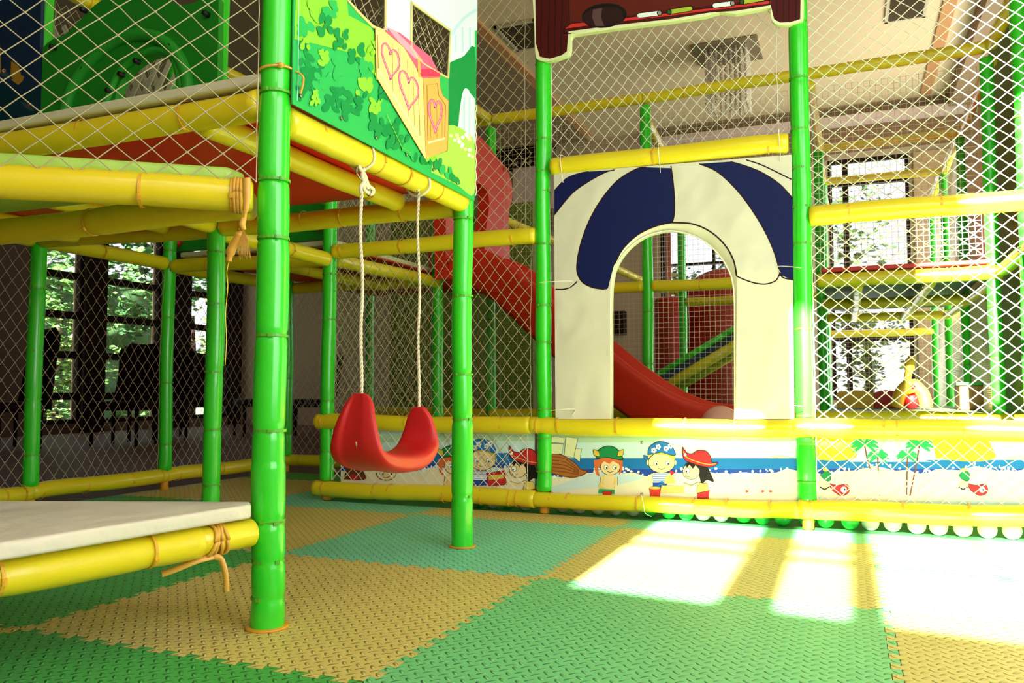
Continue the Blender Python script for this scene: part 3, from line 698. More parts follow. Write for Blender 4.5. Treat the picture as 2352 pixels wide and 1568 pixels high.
for k in range(34):
    x0 = 545+k*.9; sweep(bm, spl([TP(560, 528), TP(560+(x0-560)*.7, 555), TP(x0+R.uniform(-2, 2), 590+R.uniform(-8, 8))], 3), .0005, 4)
link('tassel', bm, RIBBON, rt, loc=rt.location)
bm = bmesh.new(); sweep(bm, spl([TP(526, 600), TP(521, 625), TP(523, 660), TP(518, 720), TP(520, 780), TP(517, 838)]), .0011, 5); link('loose_thread', bm, YEL, rt, loc=rt.location)

# ------------------------------------------------------------------ nets
X, Y, Z = Vector((1, 0, 0)), Vector((0, 1, 0)), Vector((0, 0, 1))
o = net('large-meshed cream rope net in front of the upper deck at top left', PB-DB*.035+Vector((.0, -.035, .03)), DB, Z, 1.35, 1.2, .082, .068, .0015, CORD, 3, jam=.05, sag=.012, knots=True)
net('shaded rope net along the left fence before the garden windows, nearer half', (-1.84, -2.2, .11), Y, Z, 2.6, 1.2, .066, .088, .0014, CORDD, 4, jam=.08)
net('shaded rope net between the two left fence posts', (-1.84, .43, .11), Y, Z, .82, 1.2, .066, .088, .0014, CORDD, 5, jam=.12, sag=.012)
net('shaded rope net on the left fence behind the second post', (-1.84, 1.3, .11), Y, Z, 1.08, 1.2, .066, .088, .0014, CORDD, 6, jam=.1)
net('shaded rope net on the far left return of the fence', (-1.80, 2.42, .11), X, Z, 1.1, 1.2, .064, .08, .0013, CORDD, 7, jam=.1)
net('cream rope net behind the swing ropes from floor rail to yellow beam', (-.66, 1.272, .10), X, Z, 1.18, 1.24, .064, .078, .0015, CORD, 8, jam=.1, sag=.015)
net('cream rope net above the yellow beam, between panel and arch post', (-.66, 1.272, 1.38), X, Z, 1.18, 1.3, .066, .070, .0014, CORD, 9, jam=.07, sag=.012)
net('cream rope net above the blue striped arch', (.60, 1.272, 1.70), X, Z, 1.12, 1.0, .059, .068, .0015, CORDW, 10, jam=.08, sag=.015)
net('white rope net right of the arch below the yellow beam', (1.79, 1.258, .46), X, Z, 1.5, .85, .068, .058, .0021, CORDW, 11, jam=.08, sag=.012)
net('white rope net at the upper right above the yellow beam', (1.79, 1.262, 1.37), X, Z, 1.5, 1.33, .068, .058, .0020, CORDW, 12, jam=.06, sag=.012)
net('rope net low on the right fence before the palm tree banner', (1.79, 1.238, .12), X, Z, 1.5, .28, .064, .060, .0018, CORDW, 13, jam=.1, sag=.0)
net('rope net low on the left fence before the beach banner', (-.64, 1.242, .11), X, Z, 1.14, .29, .066, .070, .0016, CORDW, 14, jam=.1, sag=.0)
net('small-meshed square net between the back posts left of the arch', (-.60, 3.26, .45), X, Z, 1.2, 2.18, .036, .036, .0014, CORD, 15, jam=.05, square=True, n=3)
net('small-meshed square net seen through the arch', (.62, 3.26, .45), X, Z, 1.08, 2.18, .036, .036, .0015, CORDW, 16, jam=.05, square=True, n=3)
net('small-meshed square net high behind the right net', (1.74, 3.27, 1.42), X, Z, 1.0, 1.2, .036, .036, .0016, CORDW, 17, jam=.05, square=True, n=3)
net('small-meshed square net low behind the right net', (1.74, 7.0, .45), X, Z, 1.0, 2.1, .04, .04, .0014, CORD, 18, jam=.05, square=True, n=3)
net('rope net on the side of the ball pit from corner post to slide', (-.67, 1.3, .46), Y, Z, 1.15, .85, .060, .07, .0013, CORD, 19, jam=.12, sag=.02)
net('rope net above the second deck beside the slide entrance', (-.67, 1.3, 1.42), Y, Z, 1.15, 1.2, .060, .07, .0013, CORD, 20, jam=.12, sag=.02)
net('rope net on the far side of the second deck', (-1.84, 2.45, .46), Y, Z, 1.0, 2.2, .065, .075, .0013, CORD, 21, jam=.12, sag=.02)
net('rope net at the back of the upper deck behind the green panel', (-1.84, .46, 1.42), Y, Z, .8, 1.2, .06, .07, .0013, CORD, 22, jam=.1)
net('dense net at the back left of the ball pit', (-1.80, 3.45, .45), X, Z, 1.2, 2.2, .06, .07, .0013, CORD, 23, jam=.1)
net('mesh behind the arch post going back, left of the slide', (-.56, 2.52, .46), Y, Z, .7, .85, .055, .06, .0012, CORD, 25, jam=.1)
for k, (v0, v1) in enumerate(((3.55, 4.76), (4.84, 5.96), (6.04, 7.16))):
    net('sunlit white fine mesh along the right side, %s bay' % ['nearest', 'middle', 'last'][k], (2.82, v0, .42), Y, Z, v1-v0, 2.15, .024, .03, .0016, CORDW, 30+k, jam=.04, sag=.006, n=3, group='white side meshes')
# ------------------------------------------------------------------ printed panel over the swing
g1 = ink('print_grass', hx('2fb45c')); g2 = ink('print_dark_grass', hx('149048')); g3 = ink('print_light_grass', hx('8bd23c')); g4 = ink('print_deep_green', hx('0a8a45'))
sky = ink('print_sky', hx('d4eaf6')); sky2 = ink('print_blue_grey', hx('b4d0ee')); skyw = ink('print_white', hx('f2f8fb'))
wood1 = ink('print_wood', hx('f3d690')); wood2 = ink('print_wood_dark', hx('e3ac5c')); wood3 = ink('print_wood_line', hx('b0753a')); pk = ink('print_pink', hx('e8608a')); pk2 = ink('print_light_pink', hx('f2a0bc')); pk3 = ink('print_deep_pink', hx('d83a62'))
cr = ink('print_cream', hx('f6efb4')); yl = ink('print_meadow', hx('a8de58')); TRIM = mat('panel_piping', hx('d8cf8e'), .5)
PU = .612
pn = empty('printed_tarpaulin', (PU, -.16, 1.34)); tag(pn, 'printed vinyl panel with green bushes, heart bench and net-filled cut-outs above the swing', 'panel')
h1 = [(796, -95), (798, 0), (823, 28), (856, 61), (879, 70), (885, 66), (886, -115)]
h2 = [(944, 2), (957, 133), (974, 148), (1004, 166), (1029, 179), (1035, 70), (960, 14)]
h2 = [(945, 6), (944, 112), (957, 133), (974, 148), (1004, 166), (1029, 179), (1034, 70)]
bl = at(672, 238, 'u', PU); br = at(1090, 461, 'u', PU); tr = Vector((PU, at(1097, 0, 'u', PU).y, 2.2)); tl = Vector((PU, at(672, 0, 'u', PU).y, 2.2))
outer = [bl, br, tr, tl]
bm = bmesh.new(); slab(bm, [outer, [at(x, y, 'u', PU) for x, y in h1], [at(x, y, 'u', PU) for x, y in h2]], 'u', PU, PU-.004)
link('vinyl_sheet', bm, g1, pn, loc=pn.location, smooth=False)
A = Art('u', PU, 1)
def inh(x, y):
    return (790 < x < 895 and y < 74) or (936 < x < 1042 and y < 185)
# sky field at the upper right, split round the cut-out
A.poly([(1034, 66), (1090, 66), (1091, 330), (1060, 300), (1030, 300), (1029, 179)], sky); A.poly([(945, 0), (945, 4), (1034, 68), (1096, 70), (1097, -60), (945, -140)], sky)
A.poly([(886, -115), (944, -140), (944, 112), (957, 133), (880, 72), (886, 60)], sky)
# pale gate in the sky field
A.line(spl([(1037, 82), (1050, 60), (1070, 38), (1095, 22)]), 7, sky2)
for x in (1046, 1062, 1079): A.line([(x, 62 if x > 1050 else 80), (x+1, 120)], 4, sky2)
A.poly(spl([(1029, 145), (1045, 138), (1066, 128), (1090, 108), (1092, 226), (1075, 205), (1064, 208), (1056, 250), (1050, 298), (1030, 300)], 3), g4)
A.poly([(1062, 300), (1056, 262), (1064, 215), (1078, 212), (1090, 226), (1090, 330), (1070, 322)], sky)
for x in (1066, 1078): A.line([(x, 222), (x, 318)], 4, sky2)
A.poly(spl([(1000, 340), (1024, 292), (1048, 290), (1072, 305), (1089, 330), (1089, 445), (1050, 425), (990, 395)], 4), yl)
for k in range(7): A.ell(1036+k*8.2, 312+k*7+R.uniform(-9, 9), 4, 4, skyw if k % 2 else cr, n=10)
for k in range(10): A.ell(1045+R.uniform(0, 38), 330+R.uniform(-22, 22), 4.5, 4.5, skyw if k % 3 else cr, n=10)
# mottled bushes
def blob(cx, cy, s, m, ax=.6):
    for k in range(R.randint(6, 9)):
        x, y = cx+R.uniform(-1, 1)*s*.75, cy+R.uniform(-1, 1)*s*.95
        if inh(x, y): continue
        if x-s*.5 < 676 or y > 232+(x-672)*.53-s*.8: continue
        A.ell(x, y, s*R.uniform(.22, .38), s*R.uniform(.4, .7), m, R.uniform(-.9, .6), 12)
def band(pts, w, m): A.line(spl(pts, 4), w, m)
A.poly([(680, -60), (790, -60), (800, 35), (850, 62), (862, 80), (866, 180), (840, 150), (800, 120), (760, 110), (720, 100), (676, 90)], g3)
for cx, cy, s, m in ((700, 60, 20, g1), (690, 130, 22, g2), (720, 155, 24, g2), (700, 190, 26, g4), (690, 215, 14, g4), (740, 190, 22, g1), (760, 230, 24, g4), (790, 225, 20, g2), (745, 130, 16, g3), (770, 160, 20, g1), (820, 120, 22, g2), (845, 160, 20, g1), (835, 205, 20, g3), (800, 260, 24, g2), (860, 250, 20, g3), (860, 290, 22, g2), (900, 300, 24, g4), (830, 235, 18, g4), (880, 215, 14, g4), (920, 330, 20, g2), (940, 350, 20, g1), (885, 335, 18, g2), (780, 90, 18, g2), (720, 30, 20, g3), (755, 20, 18, g1), (965, 372, 18, g4), (1000, 385, 18, g2), (1020, 405, 18, g1), (850, 110, 14, g3), (745, 60, 20, g2), (700, 100, 14, g3), (720, 225, 14, g3), (870, 180, 14, g3), (990, 355, 14, g3), (1040, 415, 14, g2)): blob(cx, cy, s, m)
# bench
A.poly([(876, 62), (886, 72), (914, 75), (985, 130), (1004, 166), (1008, 178), (965, 182), (950, 160), (895, 92), (878, 72)], pk)
A.poly([(884, 62), (905, 72), (945, 110), (968, 140), (950, 135), (915, 100)], pk2)
front = [(858, 62), (861, 178), (975, 368), (968, 182), (925, 110), (880, 72)]
A.outl(front, wood1, wood3, 1.2)
A.outl([(968, 180), (1006, 178), (1008, 202), (1014, 220), (1027, 232), (1025, 346), (975, 365)], wood2, wood3, 1.2)
A.line([(867, 163), (962, 318)], 4, cr); A.line([(865, 158), (863, 80)], 2, wood3); A.line([(961, 312), (957, 195)], 1.5, wood3)
for x0, y0, x1, y1 in ((898, 100, 899, 212), (912, 112, 915, 240), (932, 138, 934, 270), (945, 150, 948, 292)): A.line([(x0, y0), (x1, y1)], .9, wood3)
A.line([(980, 328), (1018, 318)], 4, cr); A.line([(979, 322), (977, 196), (1001, 192), (1004, 220), (1020, 242), (1018, 314)], 1.8, wood3)
for x in (986, 1000, 1012): A.line([(x, 235), (x, 318)], .9, wood3)
def heart(cx, cy, w, h, sk):
    def q(t, s=1.0):
        x = 16*math.sin(t)**3; y = -(13*math.cos(t)-5*math.cos(2*t)-2*math.cos(3*t)-math.cos(4*t))
        return (cx+x/16*w*s, cy+y/17*h*s+sk*x/16*w)
    A.line([q(2*PI*k/36) for k in range(37)], 5, pk); A.line([q(2*PI*k/36, .97) for k in range(37)], 1.4, pk2)
heart(893, 140, 20, 44, .75); heart(935, 206, 22, 48, .72); heart(996, 262, 15, 44, .2)
A.poly([(953, 160), (960, 176), (1008, 176), (1006, 164), (985, 158)], pk3)
A.line([(958, 131), (960, 178)], 6, wood2); A.ell(962, 170, 1.6, 1.6, wood3, n=8)
# light glow bush at foot and stitched hem
A.line([(682, 0), (680, 190), (678, 232)], 1.2, sky2)
A.line([(884, 262), (920, 340), (940, 352)], 1, g3)
A.done('print', pn, pn.location)
bm = bmesh.new()
for h in (h1, h2):
    bm = bmesh.new(); pts = [at(x, y, 'u', PU+.002) for x, y in h]; sweep(bm, pts+[pts[0]], .005, 8)
    link('cutout_piping', bm, TRIM, pn, loc=pn.location)
bm = bmesh.new(); a = at(676, 205, 'u', PU+.006); b = at(1089, 443, 'u', PU+.006)
for k in range(6):
    p = bl.lerp(br, (k+.15)/6)+Vector((.003, 0, .03)); sweep(bm, [p, p+Vector((.004, 0, 0))], [.006, .004], 10)
link('eyelets', bm, STEEL, pn, loc=pn.location)
bm = bmesh.new(); rp = [at(1093, y, 'u', PU+.004) for y in range(240, 460, 10)]
sweep(bm, [p+Vector((0, .006*math.sin(i*2.0), 0)) for i, p in enumerate(rp)], .0022, 6); link('lacing_cord', bm, ROPE, pn, loc=pn.location)
# yellow strap tying the panel corner to the front post
st = Vector((.561, -.758, 1.385)); bm = bmesh.new(); n = 20
c = at(630, 155, 'v', -.79); zc = c.z
pts = [(.561+.046*math.cos(t), -.758+.046*math.sin(t), zc+.006*math.cos(t)) for t in [-2.9+.2*k for k in range(17)]]
sweep(bm, pts, .0032, 6); e = Vector(pts[-1]); e2 = at(690, 216, 'u', PU+.008)
sweep(bm, spl([tuple(e), tuple(e.lerp(e2, .5)+Vector((.02, 0, .01))), tuple(e2)]), .003, 6); box(bm, Vector(pts[11]), (.02, .012, .010))
tag(link('panel_strap', bm, RIBBON, loc=st), 'yellow strap tying the printed panel to the thick front post', 'strap')
ne = at(960, 100, 'u', .56)
net('cream net behind the cut-outs of the printed panel', (.585, -.70, 1.40), Y, Z, 1.04, 1.0, .060, .066, .0015, CORD, 41, jam=.06)

# ------------------------------------------------------------------ brown hanging panel at the top
BV = 1.215
dk = ink('print_dark_red', hx('4a0c0c')); dk2 = ink('print_darker', hx('2c0506')); br_ = ink('print_brown', hx('5e1c12')); rd = ink('print_red', hx('d2342c')); bk = ink('print_black', (.006, .004, .004)); ltc = ink('print_pale_green', hx('e8eebc')); lim = ink('print_lime', hx('aabf35')); gry = ink('print_grey', hx('9a9c92')); pl = ink('print_plum', hx('2a1214')); pl2 = ink('print_plum_light', hx('5c3f42')); dgn = ink('print_dark_green', hx('2a5a22'))
hp = empty('hanging_panel', at(1540, 60, 'v', BV)); tag(hp, 'dark red-brown shelf-shaped panel hanging at the top between the arch posts', 'panel')
def up(x, y): return at(x, y, 'v', BV)
ol = spl([(1223, -10), (1227, 60), (1229, 120), (1236, 137), (1262, 140), (1290, 132), (1306, 124), (1310, 110), (1311, 86), (1318, 80)], 4)[:-1]+[(1318, 80), (1420, 65), (1540, 50), (1620, 38), (1652, 28), (1690, 32), (1766, 18)]+spl([(1770, 18), (1772, 44), (1785, 56), (1812, 57), (1836, 50), (1845, 42), (1846, -10)], 4)
P3 = [up(*p) for p in ol]; P3 = P3+[Vector((P3[-1].x, BV, 2.75)), Vector((P3[0].x, BV, 2.75))]
bm = bmesh.new(); slab(bm, [P3], 'v', BV, BV+.03); bev(link('board', bm, ltc, hp, loc=hp.location, smooth=False), .003)
A = Art('v', BV, -1)
A.poly([(1228, -80), (1231, 100), (1240, 130), (1262, 135), (1290, 127), (1302, 118), (1306, 72), (1420, 57), (1540, 44), (1630, 29), (1690, 25), (1770, 12), (1778, 44), (1792, 52), (1815, 51), (1838, 44), (1841, -120), (1700, -110)], dk); A.poly([(1228, -60), (1841, -60), (1841, -140), (1228, -140)], dk)
A.poly([(1306, -80), (1306, 55), (1500, 28), (1764, -2), (1764, -110)], br_)
A.poly([(1296, 66), (1312, 54), (1400, 45), (1540, 30), (1640, 18), (1770, 2), (1770, 8), (1640, 23), (1540, 36), (1400, 52)], rd)
for x in (1242, 1259, 1274, 1289): A.line(spl([(x, -70), (x+2, 30), (x, 80), (x+1, 126)], 4), 1.6, bk)
for x in (1784, 1800, 1812, 1828): A.line([(x, -90), (x, 48)], 1.6, bk)
A.line([(1306, -80), (1308, 56)], 2, bk); A.line([(1294, 66), (1296, 78)], 2, bk); A.line([(1294, 78), (1312, 77)], 2, bk); A.line([(1295, 67), (1312, 54), (1400, 45), (1640, 17), (1768, 1)], 1.8, bk)
A.line([(1770, -90), (1768, 10)], 2, bk)
A.ell(1388, 36, 52, 28, bk, -.1, 28); A.ell(1384, 38, 46, 22, pl, -.1, 26); A.poly([(1362, 22), (1384, 18), (1380, 38), (1388, 60), (1368, 60), (1360, 40)], pl2); A.ell(1408, 37, 24, 21, pl, 0, 20)
def tubeart(x0, y0, x1, y1, w, m, cap, left):
    A.line([(x0, y0), (x1, y1)], w+3, bk); A.ell(x0, y0, w/2+1.5, w/2+1.5, bk, n=12); A.ell(x1, y1, w/2+1.5, w/2+1.5, bk, n=12)
    A.line([(x0, y0), (x1, y1)], w, m); A.ell(x0, y0, w/2, w/2, m, n=12); A.ell(x1, y1, w/2, w/2, m, n=12)
    q = (x0, y0) if left else (x1, y1); A.ell(q[0], q[1], w/2+1.4, w/2+1.6, bk, n=12); A.ell(q[0], q[1], w/2-1, w/2, cap, n=12)
tubeart(1469, 36, 1515, 30, 10, skyw, gry, False); tubeart(1537, 28, 1585, 20, 10, lim, dgn, True)
tubeart(1642, 13, 1683, 8, 10, skyw, gry, False); tubeart(1704, 5, 1752, -3, 10, lim, dgn, True)
A.done('print', hp, hp.location)

# ------------------------------------------------------------------ blue striped arch panel
AV = 1.225
cream = mat('arch_cream_vinyl', (.72, .68, .55), .5, bump=1, bscale=4, bdist=.03, noise_c=.05, det=2)
navy = mat('arch_navy_vinyl', (.0015, .006, .075), .55, spec=.25, bump=.5, bscale=5, bdist=.008, det=2); brl = ink('print_outline', hx('2c0c0c'))
ap = empty('arch_panel', at(1545, 960, 'v', AV)); tag(ap, 'cream padded arch panel with navy umbrella stripes and a doorway opening', 'panel')
def arc(x0, x1, ytop, ybase, n=24, yb=960):
    cx = (x0+x1)/2; pts = [(x0, yb)]
    for k in range(n+1):
        t = PI*k/n; pts.append((cx-(x1-x0)/2*math.cos(t), ybase-(ybase-ytop)*math.sin(t)))
    return pts+[(x1, yb)]
# door outline as in the photo: apex slightly right of centre
door = [(1402, 962), (1401, 690)]+spl([(1402, 650), (1410, 610), (1432, 570), (1468, 537), (1510, 518), (1548, 511), (1590, 516), (1630, 533), (1664, 563), (1685, 600), (1692, 634)], 5)+[(1692, 700), (1690, 962)]
doorP = [at(x, y, 'v', AV) for x, y in door]
o0 = [at(*p, 'v', AV) for p in ((1276, 962), (1272, 398), (1818, 355), (1824, 962))]
bm = bmesh.new(); slab(bm, [[o0[0]]+[doorP[0]]+doorP[1:-1]+[doorP[-1], o0[3], o0[2], o0[1]]], 'v', AV, AV+.035)
link('padded_sheet', bm, cream, ap, loc=ap.location, smooth=False)
inner = [(1403, 962), (1403, 700)]+spl([(1404, 662), (1412, 618), (1436, 578), (1472, 548), (1510, 534), (1545, 530), (1590, 540), (1628, 562), (1658, 594), (1678, 630), (1685, 662)], 5)+[(1687, 700), (1688, 962)]
bm = bmesh.new(); ia = [at(x, y, 'v', AV+.012) for x, y in inner]; fa = [bm.verts.new(p+Vector((0, .001, 0))) for p in doorP]; ib = [bm.verts.new(p) for p in ia]; ic = [bm.verts.new(p+Vector((0, .045, 0))) for p in ia]
n = min(len(fa), len(ib))
for k in range(n-1):
    bm.faces.new((fa[k], fa[k+1], ib[k+1], ib[k])); bm.faces.new((ib[k], ib[k+1], ic[k+1], ic[k]))
link('door_lip', bm, cream, ap, loc=ap.location)
# visible edging around the doorway
bm = bmesh.new(); pr = []
for i, p in enumerate(ia): pr.append(p+Vector((0, -.002, 0)))
sweep(bm, pr, .0035, 8); link('door_piping', bm, mat('piping_cream', (.85, .84, .68), .4), ap, loc=ap.location)
A = Art('v', AV, -1)
def S(pts, m, **k): A.poly(pts, m, **k)
# navy stripes traced as curved petals
L = spl([(1388, 664), (1362, 660), (1338, 648), (1326, 626), (1326, 600), (1334, 560), (1352, 510), (1380, 460), (1418, 415), (1462, 388), (1484, 384)], 5)
Rr = spl([(1541, 381), (1545, 410), (1549, 450), (1549, 490), (1544, 511)], 4)
inn = spl([(1544, 511), (1510, 518), (1468, 537), (1432, 570), (1412, 606), (1402, 640), (1396, 662), (1388, 664)], 4)
S(L+Rr[1:]+inn[1:-1], navy); A.line(L, 3, brl); A.line(Rr, 3, brl)
S(spl([(1273, 438), (1300, 410), (1330, 398), (1352, 394)], 4)+[(1412, 390)]+spl([(1390, 396), (1350, 418), (1312, 446), (1273, 494)], 4), navy)
a1 = spl([(1606, 376), (1650, 396), (1700, 445), (1745, 510), (1775, 570), (1790, 620), (1791, 634)], 5); 
S(a1+[(1800, 634), (1815, 641), (1822, 641), (1820, 452)]+spl([(1818, 452), (1790, 422), (1750, 396), (1710, 380), (1678, 371)], 4), navy); A.line(a1, 3, brl)
A.line(spl([(1678, 371), (1710, 380), (1750, 396), (1790, 422), (1818, 452)], 4), 2.5, brl)
A.line(spl([(1714, 367), (1745, 377), (1780, 393), (1818, 412)], 4), 3, brl)
A.line(spl([(1791, 628), (1782, 644), (1760, 652), (1735, 650), (1710, 642), (1692, 634)], 5), 3, brl)
A.line(spl([(1791, 628), (1800, 638), (1822, 642)], 4), 3, brl)
A.line(spl([(1276, 664), (1296, 664), (1312, 658), (1326, 646)], 4), 3, brl)
A.line(spl([(1273, 438), (1300, 410), (1330, 398), (1352, 394)], 4), 2, brl); A.line(spl([(1412, 390), (1390, 396), (1350, 418), (1312, 446), (1273, 494)], 4), 2.5, brl)
A.line(spl([(1544, 511), (1590, 514), (1630, 531), (1664, 561), (1685, 598), (1692, 634)], 5), 3.5, brl)
A.line(spl([(1544, 511), (1510, 518), (1468, 537), (1432, 570), (1412, 606)], 5), 3, brl)
A.done('stripes', ap, ap.location)
for k, (x, y, dx) in enumerate(((1275, 646, 40), (1290, 940, 30), (1815, 612, -28), (1820, 930, -26))):
    bm = bmesh.new(); a = at(x, y, 'v', AV-.052); sweep(bm, spl([tuple(at(x-dx*.9, y+3, 'v', AV-.05)), tuple(a), tuple(at(x+dx, y, 'v', AV-.004)), tuple(at(x+dx*.8, y+14, 'v', AV-.006))]), .0016, 6)
    tag(link('tie_cord', bm, CORDW, loc=a), 'white cord tying the striped arch panel to its %s post, %s' % (['left', 'left', 'right', 'right'][k], ['upper one', 'lower one', 'upper one', 'lower one'][k]), 'cord')
for k, x in enumerate((1294, 1517, 1792)):
    bm = bmesh.new(); ztop = 1.72; u = at(x, 370, 'v', AV).x; sweep(bm, spl([(u, 1.28, ztop), (u, 1.185, ztop-.01), (u, 1.183, 1.67), (u+.003, 1.19, 1.625), (u, AV-.006, 1.585)]), .0018, 6)
    tag(link('tie_cord', bm, CORDW, loc=(u, AV, 1.6)), 'white cord looped over the short beam above the arch, %s' % ['left one', 'middle one', 'right one'][k], 'cord')

# ------------------------------------------------------------------ beach banners between the rails
sea = ink('sea', hx('1f74b8')); sea2 = ink('sea_dark', hx('2848a4')); snd = ink('sand', hx('f1e6c6')); snd2 = ink('wet_sand', hx('cfe2e4')); skb = ink('beach_sky', hx('cdeae6')); skc = ink('beach_sky_green', hx('b9d6b0')); foam_ = ink('foam_white', hx('fbfaf4'))
skin = ink('skin', hx('f3d7a0')); org = ink('orange_hair', hx('e0703a')); hg = ink('helmet_green', hx('1d8a4c')); hrn = ink('horn_yellow', hx('dfc44a')); bnd = ink('bandana_blue', hx('2a78c4')); hatr = ink('hat_red', hx('c82c30')); hair = ink('hair_black', hx('1c1413')); vst = ink('vest_yellow', hx('e8cf62')); blnd = ink('blond', hx('d8c040')); shipb = ink('ship_brown', hx('b06a30')); shipd = ink('ship_dark', hx('6a3418')); sail = ink('sail', hx('e4e6b4')); buck = ink('bucket_red', hx('d83828')); cstl = ink('castle_sand', hx('e2bb66')); grn = ink('palm_green', hx('2fa860')); clf = ink('cliff_orange', hx('eeb434')); trk = ink('palm_trunk', hx('7a4a34')); oln = ink('outline_dark', hx('241410'))
NV = 1.262
def banner(label, x0, x1, seed):
    b0 = at(x0, 1060, 'v', NV).x; b1 = at(x1, 1060, 'v', NV).x; e = empty('printed_banner', ((b0+b1)/2, NV, .1)); tag(e, label, 'banner', 'printed beach banners')
    bm = bmesh.new(); slab(bm, [[Vector((b0, NV, .085)), Vector((b1, NV, .085)), Vector((b1, NV, .40)), Vector((b0, NV, .40))]], 'v', NV, NV+.004)
    link('vinyl_sheet', bm, skb, e, loc=e.location, smooth=False)
    return e, Art('v', NV, -1), b0, b1
def base(A, x0, x1, ysea, yshore, ybot, rr, ytop=1000):
    n = 24
    A.poly([(x0, ysea), (x1, ysea)]+[(x1-(x1-x0)*k/n, yshore+6*math.sin(k*.9)) for k in range(n+1)], sea)
    A.poly([(x0, (ysea+yshore)/2+6), (x1, (ysea+yshore)/2+6)]+[(x1-(x1-x0)*k/n, yshore+6*math.sin(k*.9)) for k in range(n+1)], sea2)
    A.poly([(x0+(x1-x0)*k/n, yshore+7*math.sin(k*.7+1)+4*math.sin(k*2.1)-4) for k in range(n+1)]+[(x1, ybot), (x0, ybot)], snd)
    for k in range(60):
        t = rr.random(); A.ell(x0+4+(x1-x0-8)*t, yshore+7*math.sin(t*n*.7+1)-6+rr.uniform(-7, 5), rr.uniform(1.5, 4), rr.uniform(1.5, 4), foam_, n=8)
    A.poly([(x0, ytop), (x1, ytop), (x1, ytop+12), (x0, ytop+16)], skc)
def face(A, cx, cy, rx, ry, el=1, smile=True):
    A.ell(cx, cy, rx+1.3, ry+1.3, oln); A.ell(cx, cy, rx, ry, skin)
    for s in ((-1, 1) if el == 1 else (-.5,)):
        A.ell(cx+s*rx*.45, cy+ry*.05, 5.2, 5.6, oln, n=12); A.ell(cx+s*rx*.45, cy+ry*.05, 4.3, 4.8, foam_, n=12); A.ell(cx+s*rx*.45+1.5, cy+ry*.12, 1.8, 2.2, oln, n=8)
    A.line(spl([(cx-7, cy+ry*.55), (cx, cy+ry*(.68 if smile else .5)), (cx+8, cy+ry*.5)], 4), 1.2, oln)
def kid_helmet(A, x, y):      # x,y the face centre
    A.poly(spl([(x-34, y-12), (x-30, y+18), (x-20, y+24), (x-22, y+4), (x+22, y+2), (x+24, y+22), (x+32, y+8), (x+32, y-14)], 3), org)
    face(A, x+4, y+4, 22, 18)
    A.poly([(x-26, y-12), (x-18, y-2), (x-10, y-9), (x+2, y-3), (x+10, y-10), (x+22, y-3), (x+28, y-14), (x, y-24)], org)
    A.outl(spl([(x-28, y-16), (x-24, y-34), (x-4, y-44), (x+16, y-40), (x+28, y-26), (x+32, y-12), (x, y-18)], 4), hg, oln, 1.5)
    for s in (-1, 1): A.outl(spl([(x+s*20, y-20), (x+s*32, y-22), (x+s*35, y-36), (x+s*28, y-34), (x+s*22, y-32)], 3), hrn, oln, 1.1)
    A.poly([(x-16, y+24), (x-24, y+50), (x-12, y+54), (x+14, y+54), (x+20, y+30), (x+8, y+22)], vst)
    A.poly([(x-10, y+22), (x-12, y+52), (x+10, y+52), (x+14, y+24)], skin); A.line([(x-14, y+26), (x-18, y+44), (x-6, y+50)], 5, skin); A.line([(x+18, y+28), (x+18, y+44), (x+6, y+50)], 5, skin)
    A.ell(x-5, y+50, 6, 5, skin); A.ell(x+6, y+51, 6, 5, skin); A.line([(x-18, y+27), (x-20, y+46)], 1, oln); A.line([(x+21, y+27), (x+21, y+46)], 1, oln)
    A.poly([(x-22, y+54), (x+14, y+56), (x+14, y+66), (x-24, y+64)], grn)
    A.outl([(x-14, y+60), (x+8, y+60), (x+5, y+78), (x-10, y+78)], buck, oln, 1)
def kid_bandana(A, x, y):
    A.ell(x-30, y+4, 5, 7, skin); A.ell(x+30, y+4, 4, 6, skin); face(A, x, y+4, 30, 23)
    A.poly([(x-32, y-6), (x-20, y-16), (x+10, y-14), (x+30, y-2), (x+31, y-14), (x, y-26), (x-30, y-18)], blnd)
    A.outl(spl([(x-32, y-14), (x-28, y-32), (x-8, y-44), (x+16, y-40), (x+28, y-26), (x+30, y-12), (x, y-20)], 4), bnd, oln, 1.3)
    for dx, dy in ((-8, -32), (10, -28), (20, -34), (-18, -24)):
        for k in range(5): A.ell(x+dx+4*math.cos(k*1.26), y+dy+4*math.sin(k*1.26), 2.6, 2.6, foam_, n=8)
        A.ell(x+dx, y+dy, 1.2, 1.2, bnd, n=6)
    A.outl([(x-32, y-10), (x-42, y-14), (x-40, y-4), (x-34, y)], bnd, oln, 1); A.outl([(x-20, y+28), (x+18, y+28), (x+20, y+50), (x-22, y+50)], foam_, oln, 1)
    for k in range(4): A.line([(x-20, y+31+k*5), (x+18, y+31+k*5)], 1.6, bnd)
    A.line([(x-20, y+30), (x-32, y+38), (x-22, y+50)], 5, skin); A.line([(x+18, y+30), (x+28, y+40)], 5, skin); A.poly([(x-20, y+50), (x+14, y+50), (x+10, y+62), (x-20, y+64)], sea2); A.line([(x-16, y+62), (x-18, y+74)], 5, skin)
